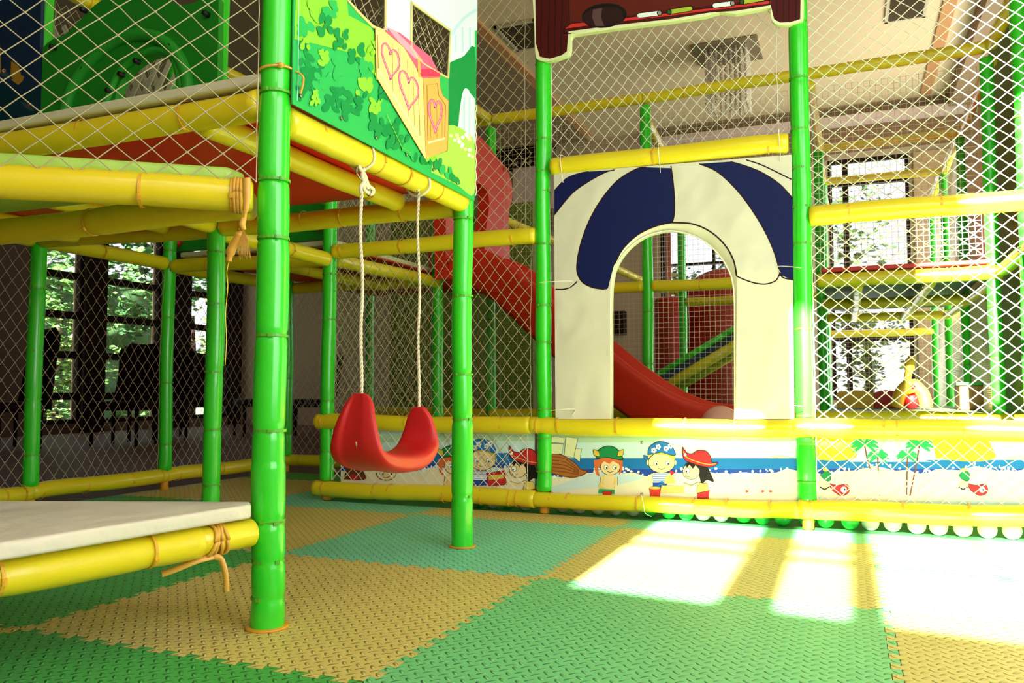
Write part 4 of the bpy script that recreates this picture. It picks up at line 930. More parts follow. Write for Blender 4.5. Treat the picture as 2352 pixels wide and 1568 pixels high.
def kid_hat(A, x, y):
    A.poly(spl([(x-2, y-14), (x+30, y-14), (x+44, y+10), (x+52, y+30), (x+36, y+26), (x+24, y+34), (x+18, y+16), (x+10, y+2)], 3), hair)
    A.ell(x, y+6, 20, 19, oln); A.ell(x, y+6, 19, 18, skin); A.ell(x-9, y+4, 6, 7, oln, n=12); A.ell(x-9, y+4, 5, 6, foam_, n=12); A.ell(x-11, y+6, 2, 2.6, oln, n=8)
    A.line(spl([(x-14, y+15), (x-8, y+19), (x, y+16)], 3), 1.1, oln)
    A.poly([(x-14, y-10), (x-10, y-2), (x-4, y-9), (x+4, y), (x+10, y-8), (x+20, y+4), (x+22, y-14), (x, y-18)], hair)
    A.outl(spl([(x-20, y-50), (x-20, y-34), (x-14, y-20), (x+10, y-10), (x+36, y-4), (x+52, y-6), (x+62, y-14), (x+48, y-14), (x+44, y-28), (x+34, y-40), (x+16, y-42), (x+2, y-34), (x-10, y-36)], 4), hatr, oln, 1.4)
    A.line(spl([(x-18, y-40), (x-10, y-26), (x+14, y-16), (x+40, y-10), (x+56, y-12)], 4), 1.5, hrn); A.ell(x-14, y-32, 3, 4, foam_, n=8)
    A.outl([(x+16, y+32), (x+36, y+34), (x+40, y+50), (x+12, y+56)], vst, oln, 1); A.line([(x+18, y+32), (x, y+40), (x-18, y+34)], 5, skin); A.line([(x+18, y+30), (x, y+38), (x-18, y+32)], .9, oln)
    A.outl([(x+14, y+56), (x+42, y+50), (x+40, y+68), (x+14, y+68)], hatr, oln, 1)
E_, A, b0, b1 = banner('beach banner with ship, three painted children and sand castle below the arch', 1266, 1832, 1)
rr = random.Random(3); base(A, 1267, 1831, 1052, 1090, 1150, rr)
A.poly(spl([(1267, 1118), (1320, 1100), (1370, 1084), (1430, 1088), (1480, 1096), (1420, 1112), (1340, 1122), (1267, 1130)], 3), snd2)
A.poly([(1762, 1052), (1785, 1044), (1830, 1052)], skc)
A.outl(spl([(1267, 1042), (1290, 1044), (1320, 1062), (1335, 1078), (1349, 1080), (1340, 1090), (1310, 1096), (1267, 1086)], 3), shipb, shipd, 2)
for k in range(5): A.line(spl([(1267, 1048+k*8), (1300, 1054+k*7.5), (1330, 1080+k*2.5)], 4), 1.4, shipd)
for p in ([(1267, 1002), (1295, 1004), (1297, 1018), (1267, 1016)], [(1300, 1002), (1328, 1006), (1318, 1050), (1296, 1046)], [(1267, 1018), (1294, 1020), (1292, 1042), (1267, 1042)], [(1322, 1030), (1336, 1030), (1332, 1060), (1318, 1050)]): A.outl(p, sail, oln, 1)
kid_helmet(A, 1398, 1068); kid_bandana(A, 1520, 1058); kid_hat(A, 1588, 1076)
A.poly([(1530, 1092), (1536, 1090), (1546, 1092), (1552, 1110), (1526, 1110)], cstl); A.poly([(1520, 1114), (1572, 1116), (1572, 1132), (1518, 1132)], cstl); A.poly([(1538, 1080), (1552, 1084), (1542, 1092)], hatr)
A.outl([(1492, 1120), (1518, 1120), (1515, 1142), (1496, 1142)], buck, oln, 1.2); A.ell(1505, 1120, 13, 3, hrn); A.line(spl([(1513, 1118), (1514, 1112), (1522, 1112), (1522, 1106), (1514, 1108)], 3), 2.5, sea)
for x in (1716, 1752, 1770): A.poly([(x+6*math.cos(k*PI/5)*(1 if k % 2 else .4), 1128+4*math.sin(k*PI/5)*(1 if k % 2 else .4)) for k in range(10)], buck)
A.done('print', E_, E_.location)
for x, y in ((1474, 1134), (1474, 1016)):
    bm = bmesh.new(); p = at(x, y, 'v', NV-.003); sweep(bm, [p, p+Vector((0, -.003, 0))], [.006, .004], 12); link('eyelet', bm, STEEL, E_, loc=p)
bm = bmesh.new(); sweep(bm, spl([tuple(at(1474, 1134, 'v', NV-.01)), tuple(at(1474, 1142, 'v', 1.19)), tuple(at(1478, 1160, 'v', 1.185)), tuple(at(1482, 1178, 'v', 1.185)), tuple(at(1496, 1186, 'v', 1.18))]), .0016, 6)
tag(link('tie_cord', bm, CORDW, loc=at(1474, 1140, 'v', 1.19)), 'white cord hanging from the eyelet of the middle banner over the bottom rail', 'cord')
E_, A, b0, b1 = banner('beach banner behind the red swing, partly hidden by net, two painted children right', 783, 1228, 2)
base(A, 784, 1227, 1040, 1078, 1140, rr)
kid_helmet(A, 1040, 1066); kid_bandana(A, 1108, 1052); kid_hat(A, 1190, 1072)
A.outl([(1118, 1086), (1160, 1080), (1164, 1112), (1122, 1116)], hatr, oln, 1.5); A.poly([(1122, 1092), (1156, 1088), (1158, 1098), (1124, 1102)], hrn)
A.poly(spl([(800, 1058), (822, 1066), (840, 1090), (836, 1102), (790, 1100)], 3), shipd); A.ell(814, 1096, 10, 7, hatr); face(A, 888, 1086, 22, 16)
A.done('print', E_, E_.location)
E_, A, b0, b1 = banner('beach banner with orange cliffs and palm trees at the right', 1874, 2500, 3)
base(A, 1875, 2498, 1056, 1084, 1150, rr)
A.poly(spl([(1875, 1001), (1950, 1001), (1962, 1020), (1966, 1050), (1920, 1058), (1875, 1054)], 3), clf); A.poly(spl([(2140, 1004), (2255, 1006), (2285, 1040), (2280, 1054), (2230, 1060), (2150, 1052)], 3), clf)
A.poly(spl([(1950, 1060), (1975, 1048), (2010, 1056), (2060, 1052), (2110, 1054), (2140, 1060)], 3), foam_); A.poly([(2290, 1056), (2340, 1046), (2400, 1050), (2440, 1056)], skc)
def palm(x, y, s, bx):
    A.line(spl([(x, y), (x+(bx-x)*.3, y+40*s), (bx, 1138)], 5), 3.2, trk)
    for a in (-2.9, -2.4, -1.7, -1.0, -.4, .1, .6, 2.5, 3.0):
        e = (x+30*s*math.cos(a), y+18*s*math.sin(a)+7*s); m = (x+17*s*math.cos(a), y+16*s*math.sin(a)-3)
        A.poly(spl([(x, y-2), m, e, (m[0], m[1]+8*s), (x, y+4)], 3), grn)
palm(1985, 1018, 1.15, 2018); palm(2016, 1046, .9, 2020); palm(2084, 1046, .9, 2082); palm(2112, 1018, 1.1, 2090)
A.ell(1990, 1112, 40, 38, snd); A.ell(2160, 1112, 40, 36, snd)
for x, s in ((1898, 1), (2216, 1)):
    A.outl(spl([(x-2, 1080), (x+10, 1086), (x+8, 1104), (x-6, 1100), (x-14, 1090)], 3), hg, oln, 1); A.ell(x-2, 1078, 6, 4, hrn)
    A.outl(spl([(x+2, 1108), (x+24, 1114), (x+48, 1112), (x+52, 1130), (x+34, 1138), (x+14, 1126)], 3), hatr, oln, 1); A.ell(x+40, 1124, 7, 7, foam_, n=12); A.ell(x+42, 1124, 2, 2.5, oln, n=8)
    A.ell(x-4, 1112, 12, 8, skin); A.line([(x-14, 1118), (x-4, 1124), (x+6, 1118)], 3, hair)
A.done('print', E_, E_.location)
# ------------------------------------------------------------------ red swing
SU = .562
sw = empty('swing', (SU, -.16, .345)); tag(sw, 'red moulded plastic swing seat hanging on two white ropes', 'swing')
prof = spl([(-.343, .580), (-.350, .556), (-.364, .51), (-.371, .46), (-.364, .412), (-.325, .384), (-.25, .368), (-.16, .360), (-.07, .362), (-.012, .382), (.015, .41), (.024, .455), (.020, .505), (.014, .534)], 5)
hw = spl([(.022,), (.045,), (.063,), (.078,), (.090,), (.097,), (.094,), (.088,), (.082,), (.078,), (.074,), (.060,), (.042,), (.020,)], 5)
thk = spl([(.009,), (.011,), (.013,), (.015,), (.018,), (.026,), (.031,), (.032,), (.031,), (.027,), (.021,), (.016,), (.013,), (.009,)], 5)
bm = bmesh.new(); rows = []; N = len(prof); ns = 40
for i, ((v, z), (w,), (h,)) in enumerate(zip(prof, hw, thk)):
    a = prof[max(i-1, 0)]; b = prof[min(i+1, N-1)]; t = Vector((0, b[0]-a[0], b[1]-a[1])).normalized(); n = t.cross(Vector((1, 0, 0)))   # outward
    row = []
    for k in range(ns):
        q = 2*PI*k/ns; c_, s_ = math.cos(q), math.sin(q)
        x = w*math.copysign(abs(c_)**.55, c_); y = h*math.copysign(abs(s_)**.6, s_)
        mid = min(1, i/8)*(1 if i < N-14 else 0)
        if s_ < 0: y += .012*mid*(math.exp(-((x/w+.45)/.11)**2)+math.exp(-((x/w-.1)/.11)**2))
        row.append(bm.verts.new(Vector((SU+x, v, z))+n*(-y+.010*(x/max(w, .01))**2*0)))
    rows.append(row)
for a, b in zip(rows, rows[1:]):
    for k in range(ns): bm.faces.new((a[k], a[(k+1) % ns], b[(k+1) % ns], b[k]))
bm.faces.new(rows[0][::-1]); bm.faces.new(rows[-1]); bmesh.ops.recalc_face_normals(bm, faces=bm.faces)
o = link('seat', bm, REDP, sw, loc=sw.location)
s = o.modifiers.new('smooth', 'SUBSURF'); s.levels = 1; s.render_levels = 1
bm = bmesh.new(); sweep(bm, [at(818, 1014, 'v', -.383), at(822, 1028, 'v', -.376), at(834, 1046, 'v', -.355)], [.003, .006, .003], 8)
link('slot', bm, mat('slot_tan', (.55, .38, .15), .6), sw, loc=sw.location)
bm = bmesh.new()
for k in range(6):
    for j in range(3): bmesh.ops.create_icosphere(bm, subdivisions=1, radius=.004, matrix=Matrix.Translation((SU-.04+.02*j, -.09+.012*k, .362)))
link('grip_studs', bm, REDP, sw, loc=sw.location)
def twist(p0, p1, r, n=60):
    p0 = Vector(p0); p1 = Vector(p1); d = (p1-p0); L = d.length; d.normalize(); x, y = frame(d); bm = bmesh.new(); rr = random.Random(1)
    for s in range(3):
        pts = []
        for i in range(n*4+1):
            t = i/(n*4); a = t*n*PI*.5+s*2*PI/3; pts.append(p0+d*L*t+(x*math.cos(a)+y*math.sin(a))*r*.5+x*.003*math.sin(t*9)+y*.002*math.sin(t*14))
        sweep(bm, pts, r*.55, 5)
    return bm
r1t = at(830, 440, 'u', SU); r1b = Vector((SU, -.341, .565)); r2t = at(961, 436, 'u', SU); r2b = Vector((SU, .016, .520))
link('rope', twist(r1b, r1t, .0058), ROPE, sw, loc=sw.location)['label'] = 'left rope'
link('rope', twist(r2b, r2t, .0052), ROPE, sw, loc=sw.location)['label'] = 'right rope'
def lump(cs, r, name, m):
    bm = bmesh.new()
    for c in cs: bmesh.ops.create_icosphere(bm, subdivisions=2, radius=r, matrix=Matrix.Translation(c) @ Matrix.Rotation(R.random()*3, 4, 'X') @ Matrix.Diagonal((1, .75, 1.25, 1)))
    return link(name, bm, m, sw, loc=sw.location)
def U(x, y): return at(x, y, 'u', SU+.012)
bm = bmesh.new()
for P_ in ([U(818, 362), U(826, 384), U(838, 402), U(846, 425), U(858, 436), U(852, 446), U(838, 436), U(834, 420)], [U(845, 358), U(840, 380), U(832, 400), U(836, 418), U(846, 432)], [U(830, 405), U(838, 415), U(829, 428), U(830, 445)]):
    sweep(bm, spl([tuple(p) for p in P_], 5), .0058, 8)
link('rope_knot', bm, ROPE, sw, loc=sw.location)
bm = bmesh.new(); sweep(bm, spl([tuple(U(*p)) for p in ((832, 378), (822, 382), (819, 396), (828, 410), (838, 412))], 6), .0028, 8); link('snap_hook', bm, STEEL, sw, loc=sw.location)
bm = bmesh.new(); sweep(bm, spl([tuple(U(*p)) for p in ((846, 438), (850, 442), (846, 447))], 3), .006, 8); link('bolt', bm, STEEL, sw, loc=sw.location)
bm = bmesh.new()
for P_ in ([U(950, 420), U(962, 412), (974, 408), (970, 424), (960, 432), (954, 424)], [U(970, 402), U(966, 416), U(958, 426), U(961, 438)]):
    P_ = [tuple(U(*p)) if len(p) == 2 else tuple(p) for p in P_]; sweep(bm, spl(P_, 5), .0062, 8)
link('rope_knot', bm, ROPE, sw, loc=sw.location)
bm = bmesh.new(); sweep(bm, [U(962, 412), U(970, 404)], .005, 8); sweep(bm, [U(974, 408), U(978, 410)], .004, 8); link('bolt', bm, STEEL, sw, loc=sw.location)
# webbing slings round the beam
for k, v in enumerate((r1t.y, r2t.y)):
    bm = bmesh.new(); c = Vector((.562, v, 1.304)); n = 24
    strip(bm, [c+Vector((math.sin(2*PI*i/n)*.0455, .0, math.cos(2*PI*i/n)*.0455)) for i in range(n+1)], .014, (0, 1, 0)) if False else sweep(bm, [c+Vector((math.sin(2*PI*i/n)*.0455, .004*math.sin(i), math.cos(2*PI*i/n)*.0455)) for i in range(n+1)], .0042, 6)
    link('sling', bm, ROPE, sw, loc=sw.location)

# ------------------------------------------------------------------ red slide
SV = 2.78
path = spl([(1020, 640), (1090, 632), (1150, 648), (1210, 694), (1290, 770), (1370, 838), (1440, 895), (1520, 948), (1600, 982), (1680, 996)], 6)
P3 = [at(x, y, 'v', SV) for x, y in path]
sec = [(-.24, -.10), (-.275, .08), (-.285, .125), (-.265, .15), (-.235, .15), (-.215, .12), (-.195, .04), (-.165, .005), (-.12, .0), (-.09, .018), (-.06, .0), (.06, .0), (.09, .018), (.12, .0), (.165, .005), (.195, .04), (.215, .12), (.235, .15), (.265, .15), (.285, .125), (.275, .08), (.24, -.10), (.20, -.10), (.17, -.04), (-.17, -.04), (-.20, -.10)]
bm = bmesh.new(); prev = None
for i, p in enumerate(P3):
    t = (P3[min(i+1, len(P3)-1)]-P3[max(i-1, 0)]); t.y = 0; t.normalize(); n = Vector((-t.z, 0, t.x))
    row = [bm.verts.new(p+Vector((0, a*.95, 0))+n*b*1.15) for a, b in sec]
    if prev:
        for k in range(len(sec)): bm.faces.new((prev[k], prev[(k+1) % len(sec)], row[(k+1) % len(sec)], row[k]))
    else: bm.faces.new(row[::-1])
    prev = row
bm.faces.new(prev); bmesh.ops.recalc_face_normals(bm, faces=bm.faces)
o = link('slide', bm, REDS, loc=P3[0]); s = o.modifiers.new('smooth', 'SUBSURF'); s.levels = 1; s.render_levels = 1
tag(o, 'red plastic chute slide curving down behind the arch panel', 'slide')
q = P3[-8]; bm = bmesh.new(); box2(bm, (q.x-.1, SV-.16, -.004), (q.x+.1, SV+.16, q.z-.02)); bev(link('support_block', bm, REDS, o, loc=P3[0], smooth=False), .01)
AU = -.50
ow = [(1026, 640), (1024, 500), (1030, 430), (1048, 360), (1070, 322), (1090, 308), (1112, 322), (1142, 360), (1166, 392), (1176, 425), (1177, 455), (1168, 495), (1171, 560), (1172, 640)]
iw = [(1050, 636), (1050, 520), (1058, 470), (1072, 440), (1088, 426), (1102, 422), (1118, 434), (1124, 465), (1120, 500), (1113, 560), (1112, 636)]
bm = bmesh.new(); slab(bm, [[at(x, y, 'u', AU) for x, y in spl(ow, 3)], [at(x, y, 'u', AU) for x, y in spl(iw, 3)]], 'u', AU, AU-.09)
e = bev(link('slide_portal', bm, REDS, smooth=False), .02, 4); tag(e, 'red moulded archway standing at the head of the slide', 'archway')
bm = bmesh.new(); slab(bm, [[at(x, y, 'u', AU-.10) for x, y in ((1046, 640), (1046, 500), (1062, 440), (1104, 418), (1128, 440), (1120, 640))]], 'u', AU-.14, AU-.15)
for x, y in ((1040, 560), (1160, 388), (1030, 600)):
    bm2 = bmesh.new(); p = at(x, y, 'u', AU+.004); sweep(bm2, [p, p+Vector((.012, 0, 0))], [.022, .016], 14); link('bolt_cap', bm2, REDP, e, loc=p)
bm.free()
ba = at(1655, 978, 'v', 2.55); bm = bmesh.new(); bmesh.ops.create_uvsphere(bm, u_segments=48, v_segments=24, radius=.122, matrix=Matrix.Translation(ba))
tag(link('play_ball', bm, PINKB, loc=ba), 'large pale pink ball lying at the lower end of the red slide', 'ball')
# red tower and climbing ramp behind
def cyl(name, px, v, r, z0, z1, m, label, cat, dome=.0):
    c = at(px, 700, 'v', v); bm = bmesh.new(); pts = [(c.x, v, z0), (c.x, v, z0+.01)]; rad = [r*.99, r]; n = 10
    for k in range(1, 8): pts.append((c.x, v, z0+(z1-dome-z0)*k/7)); rad.append(r*(1+.012*(k % 2)))
    for k in range(1, n+1): a = PI/2*k/n; pts.append((c.x, v, z1-dome+dome*math.sin(a))); rad.append(max(.002, r*math.cos(a)))
    sweep(bm, pts, rad, 36); return tag(link(name, bm, m, loc=(c.x, v, z0)), label, cat)
REDT = mat('dark_red_plastic', (.48, .012, .014), .4, noise_c=.1)
cyl('tube_slide', 1662, 6.3, .43, -.004, 1.86, REDT, 'large round dark red tower seen through the arch at right', 'tower', .35)
cyl('crash_pillar', 1540, 5.9, .16, -.004, 1.55, REDT, 'narrow dark red padded column in the arch opening beside the pink curtain', 'column', .05)
bm = bmesh.new(); a = at(1496, 884, 'v', 4.45); b = at(1735, 742, 'v', 4.45)
rp = empty('climbing_ramp', a); tag(rp, 'sloping climbing ramp with green edge and yellow tube seen through the arch', 'ramp')
dz = Vector((0, 0, 1)); dd = (b-a).normalized(); nn = Vector((-dd.z, 0, dd.x))
sweep(bm, [a+nn*.05, b+nn*.05], .025, 14); link('green_edge', bm, GREEN, rp, loc=a)
bm = bmesh.new(); vs = [a+nn*.03, b+nn*.03, b-nn*.03, a-nn*.03]; slab(bm, [vs], 'v', 4.45, 5.1); link('ramp_mat', bm, NAVYP, rp, loc=a, smooth=False)
bm = bmesh.new(); sweep(bm, [a-nn*.07, b-nn*.07], .042, 16); link('front_tube', bm, YEL, rp, loc=a)
bm = bmesh.new(); sweep(bm, [a-nn*.05+Vector((0, .65, -.02)), b-nn*.05+Vector((0, .65, -.02))], .042, 16); link('rear_tube', bm, YEL, rp, loc=a)
bm = bmesh.new(); c_ = a.lerp(b, .8); sweep(bm, [(c_.x, 4.8, -.004), (c_.x, 4.8, c_.z-.06)], .035, 14); link('support_leg', bm, GREEN, rp, loc=(c_.x, 4.8, -.004))
# ------------------------------------------------------------------ pit balls under the bottom rail
protos = {}
k = 0; u = .18
while u < 3.2:
    c = R.choice('WGWWG' if u < 2.2 else 'WWWG') if not 2.05 < u < 2.6 else 'W'
    r = .036; v = 1.335+R.uniform(-.012, .02)
    if c not in protos:
        bm = bmesh.new(); bmesh.ops.create_uvsphere(bm, u_segments=20, v_segments=12, radius=r); o = link('pit_ball', bm, BALLG if c == 'G' else BALLW); protos[c] = o
    else: o = protos[c].copy(); COL.objects.link(o)
    o.location = (u, v, r-.004)
    tag(o, 'green plastic pit ball in the row peeping out under the bottom fence rail' if c == 'G' else 'white plastic pit ball in the row peeping out under the bottom fence rail', 'ball', 'green pit balls' if c == 'G' else 'white pit balls')
    u += .0725+R.uniform(0, .03)

# ------------------------------------------------------------------ green crawl-through panel on the upper deck
GV = .32; zt = 1.425
def G(x, y, v=GV):
    p = at(x, y, 'v', v); p.z = max(p.z, zt); return p
gp = empty('crawl_panel', (G(290, 200).x, GV, zt)); tag(gp, 'large dark green moulded panel with a crawl-through arch on the upper deck', 'panel')
lo_ = zt
oline = [(98, 110), (118, 92), (150, 78), (180, 50), (215, 14), (250, -6), (310, -14), (370, -6), (410, 10), (440, 8), (470, -6), (495, -10), (503, 0)]
pts = [Vector((G(98, 110).x, GV, lo_))]+[G(*p) for p in spl(oline, 4)]+[Vector((G(503, 0).x, GV, lo_))]
hole = [(262, 300), (266, 215), (282, 180), (308, 150), (345, 128), (375, 128), (395, 146), (404, 185), (406, 260)]
hp_ = [G(*p) for p in spl(hole[1:-1], 4)]; hp_ = [Vector((hp_[0].x-.05, GV, lo_+.004))]+hp_+[Vector((hp_[-1].x+.005, GV, lo_+.004))]
bm = bmesh.new(); slab(bm, [pts, hp_], 'v', GV, GV+.045); bev(link('moulded_sheet', bm, GPLAST, gp, loc=gp.location, smooth=False), .012, 3)
GP2 = mat('green_plastic_rim', (.02, .40, .03), .4)
for nm, ppts, r in (('outer_rim', [(150, 262), (166, 205), (205, 145), (262, 98), (320, 80), (372, 92), (412, 132), (430, 180), (432, 215)], .030), ('inner_rim', [(238, 262), (252, 215), (272, 170), (305, 138), (345, 118), (380, 118), (402, 140), (414, 190), (415, 225)], .018)):
    bm = bmesh.new(); q = [G(x, y, GV-.004) for x, y in spl(ppts, 4)]; q = [p for p in q]; sweep(bm, q, r, 12); link(nm, bm, GP2, gp, loc=gp.location)
for x, y in ((115, 105), (184, 153), (272, 168), (244, 206), (308, 138), (386, 105), (467, 28), (185, 20)):
    bm = bmesh.new(); p = G(x, y, GV-.032); sweep(bm, [p+Vector((0, .03, 0)), p], [.013, .011], 12); link('bolt_cap', bm, BLACK, gp, loc=p)
bm = bmesh.new(); LVv = 1.15
for k in range(-2, 6):
    a = at(240+k*26, 300, 'v', LVv); b = at(240+k*26+110, 60, 'v', LVv); box(bm, (a+b)/2, (.035, .008, (b-a).length), Matrix.Rotation(math.atan2(b.x-a.x, b.z-a.z), 3, 'Y'))
    a = at(240+k*26+40, 300, 'v', LVv+.01); b = at(240+k*26-70, 60, 'v', LVv+.01); box(bm, (a+b)/2+Vector((0, .006, 0)), (.035, .008, (b-a).length), Matrix.Rotation(math.atan2(b.x-a.x, b.z-a.z), 3, 'Y'))
tag(link('lattice_panel', bm, LATT, smooth=False), 'white diagonal lattice seen through the green crawl-through hole', 'lattice')
bp_ = empty('sea_panel', (G(40, 200).x, GV, zt)); tag(bp_, 'dark blue panel with yellow fish at the top left corner', 'panel')
x0, x1 = G(-150, 200).x, G(88, 200).x
bm = bmesh.new(); slab(bm, [[Vector((x0, GV, zt)), Vector((x1, GV, zt)), Vector((x1, GV, 2.6)), Vector((x0, GV, 2.6))]], 'v', GV, GV+.02); link('board', bm, NAVYP, bp_, loc=bp_.location, smooth=False)
A = Art('v', GV, -1); fy_ = ink('fish_yellow', hx('b8902c')); fs = ink('fish_grey', hx('3a5a60')); wv = ink('wave_blue', hx('0a3a48'))
A.poly(spl([(-60, 200), (0, 190), (40, 215), (88, 205)], 4)+[(88, 268), (-60, 290)], wv)
A.poly([(26, 140), (44, 152), (48, 172), (56, 176), (52, 186), (42, 195), (24, 182)], fy_); A.poly(spl([(0, 170), (14, 164), (30, 182), (14, 180)], 3), fs); A.ell(9, 162, 4, 4, skin); A.ell(10, 162, 2, 2.5, hatr)
A.poly(spl([(45, 232), (66, 240), (78, 255), (62, 250)], 3), fs); A.ell(67, 241, 3, 3, hatr)
A.line([(-4, 80), (0, 120), (1, 168)], 4, fy_)
A.done('print', bp_, bp_.location)
# low green panels on the second deck
for k, (xa, xb, ya) in enumerate(((392, 760, 500),)):
    bm = bmesh.new(); a = at(xa, ya, 'v', 1.345); b = at(xb, ya, 'v', 1.345); slab(bm, [[Vector((a.x, 1.345, 1.437)), Vector((b.x, 1.345, 1.437)), Vector((b.x, 1.345, 1.62)), Vector((b.x-.1, 1.345, 1.66)), Vector((a.x+.1, 1.345, 1.66)), Vector((a.x, 1.345, 1.62))]], 'v', 1.345, 1.385)
    g = bev(link('low_panel', bm, GPLAST, smooth=False), .01); tag(g, 'low green plastic panel with red knobs on the second deck edge', 'panel')
    for x, y in ((406, 556), (729, 518)):
        bm = bmesh.new(); p = at(x, y, 'v', 1.33); sweep(bm, [p+Vector((0, .02, 0)), p-Vector((0, .005, 0)), p-Vector((0, .02, 0))], [.03, .03, .02], 16); link('red_knob', bm, REDP, g, loc=p)
# ------------------------------------------------------------------ toys on the low platform at right
bm = bmesh.new(); box2(bm, (1.80, 3.3, .40), (2.78, 5.9, .44)); tag(bev(link('toy_platform', bm, mat('dark_pad', (.10, .16, .07), .6), smooth=False), .006), 'low dark platform behind the yellow rail carrying the toys', 'platform')
bm = bmesh.new()
for uu in (1.85, 2.3, 2.73):
    for vv in (3.4, 5.8): box2(bm, (uu-.02, vv-.02, -.004), (uu+.02, vv+.02, .40))
pl_ = link('leg', bm, BLACK, COL.objects['toy_platform'], smooth=False)
TV = 4.3
def T(x, y, v=TV): return at(x, y, 'v', v)
ylp = mat('yellow_toy_plastic', (.85, .52, .03), .35); 
ty = empty('rocking_toy', T(2090, 935)); ty.location.z = .44; tag(ty, 'yellow toy animal with upright neck and red seat behind the right net', 'toy')
bm = bmesh.new(); sweep(bm, spl([tuple(T(*p)) for p in ((2096, 818), (2090, 832), (2088, 852), (2084, 868), (2090, 882), (2100, 900))], 5), [.028]*4+[.036]*6+[.026]*8+[.05]*8, 14)
for P_ in ([(2092, 878), (2070, 900), (2058, 936)], [(2096, 880), (2120, 905), (2128, 936)]): sweep(bm, spl([tuple(T(*p)) for p in P_], 5), .045, 12)
link('body', bm, ylp, ty, loc=ty.location)
bm = bmesh.new(); c = T(2094, 918); bmesh.ops.create_uvsphere(bm, u_segments=20, v_segments=12, radius=.07, matrix=Matrix.Translation(c+Vector((0, .05, 0)))); link('seat', bm, REDP, ty, loc=ty.location)
bm = bmesh.new(); c = T(2096, 888)+Vector((0, -.05, 0)); bmesh.ops.create_uvsphere(bm, u_segments=12, v_segments=8, radius=.018, matrix=Matrix.Translation(c)); link('nose', bm, REDP, ty, loc=ty.location)
def blocktoy(xa, xb, yt, m, label, cat, name, seed, v=4.7):
    a = T(xa, 935, v); b = T(xb, yt, v); bm = bmesh.new(); L = b.x-a.x; pr = []
    for k in range(13):
        t = k/12; pr.append(Vector((a.x+L*t, v, .44+(b.z-.44)*(.85+.15*math.sin(PI*t)))))
    slab(bm, [[Vector((a.x, v, .44)), Vector((b.x, v, .44))]+pr[::-1]], 'v', v, v+.3)
    return tag(bev(link(name, bm, m, smooth=False), .02, 3), label, cat)
blocktoy(1922, 2006, 896, ylp, 'yellow plastic toy block lying beside the red one behind the right net', 'toy', 'toy_block', 1)
blocktoy(2008, 2066, 896, REDP, 'red plastic toy block between the yellow block and the toy animal', 'toy', 'toy_block', 2)
a = T(2205, 932, 4.2); b = T(2278, 884, 4.2); bm = bmesh.new(); box2(bm, (a.x, 4.2, .44), (b.x, 4.5, b.z)); o = tag(bev(link('storage_box', bm, mat('brown_box', (.22, .11, .02), .6), smooth=False), .01), 'brown box on the low platform near the right mesh', 'box')
bm = bmesh.new(); box2(bm, (a.x-.02, 4.18, b.z), (b.x+.02, 4.52, b.z+.02)); link('lid', bm, GPLAST, o, smooth=False)
# ------------------------------------------------------------------ restaurant chairs in the dim room at left
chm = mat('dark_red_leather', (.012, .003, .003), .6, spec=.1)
def chair(px, py, w, h, yaw, label, m=chm):
    p = at(px, py, 'z', -.012); e = empty('high_back_chair', p); tag(e, label, 'chair', 'high-backed chairs in the dim room'); rz = Matrix.Rotation(yaw, 3, 'Z')
    bm = bmesh.new(); prev = None; rows = []
    for k in range(13):
        t = k/12; z = .40+(h-.40)*t; ww = w/2*(1-.15*math.sin(PI*t*.9))*(1 if t < .85 else math.sqrt(max(.05, 1-((t-.85)/.17)**2))); y = .22+.10*t
        rows.append([bm.verts.new(p+rz@Vector((ww*s, y+.06*(1-s*s)*.6, z))) for s in (-1, -.8, -.4, 0, .4, .8, 1)])
    for a, b in zip(rows, rows[1:]):
        for k in range(6): bm.faces.new((a[k], a[k+1], b[k+1], b[k]))
    o = link('backrest', bm, m, e, loc=p); s = o.modifiers.new('thickness', 'SOLIDIFY'); s.thickness = .06
    bm = bmesh.new(); box(bm, p+rz@Vector((0, 0, .43)), (w*.96, .46, .10), rz); bev(link('seat', bm, m, e, loc=p, smooth=False), .03, 3)
    for sx in (-1, 1):
        for sy in (-1, 1):
            bm = bmesh.new(); q = p+rz@Vector((sx*w*.42, sy*.2, 0)); sweep(bm, [q, q+Vector((0, 0, .40))], [.018, .024], 8); link('leg', bm, darkw, e, loc=q)
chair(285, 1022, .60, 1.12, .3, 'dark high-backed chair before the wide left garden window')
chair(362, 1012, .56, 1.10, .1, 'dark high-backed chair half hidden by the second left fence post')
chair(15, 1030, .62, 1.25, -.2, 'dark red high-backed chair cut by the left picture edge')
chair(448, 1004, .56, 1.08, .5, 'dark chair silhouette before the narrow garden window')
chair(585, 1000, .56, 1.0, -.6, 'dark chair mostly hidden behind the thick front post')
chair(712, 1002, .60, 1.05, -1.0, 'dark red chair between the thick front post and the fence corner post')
bm = bmesh.new(); q = [at(x, y, 'u', -6.9) for x, y in ((674, 640), (700, 640), (700, 820), (694, 850), (684, 880), (674, 905))]
slab(bm, [q], 'u', -6.9, -6.92); tag(bev(link('white_drape', bm, mat('drape', (.55, .42, .42), .8), smooth=False), .004), 'pale hanging drape right of the thick front post', 'drape')
bm = bmesh.new(); a = at(-60, 560, 'u', -6.6); b = at(26, 560, 'u', -6.6)
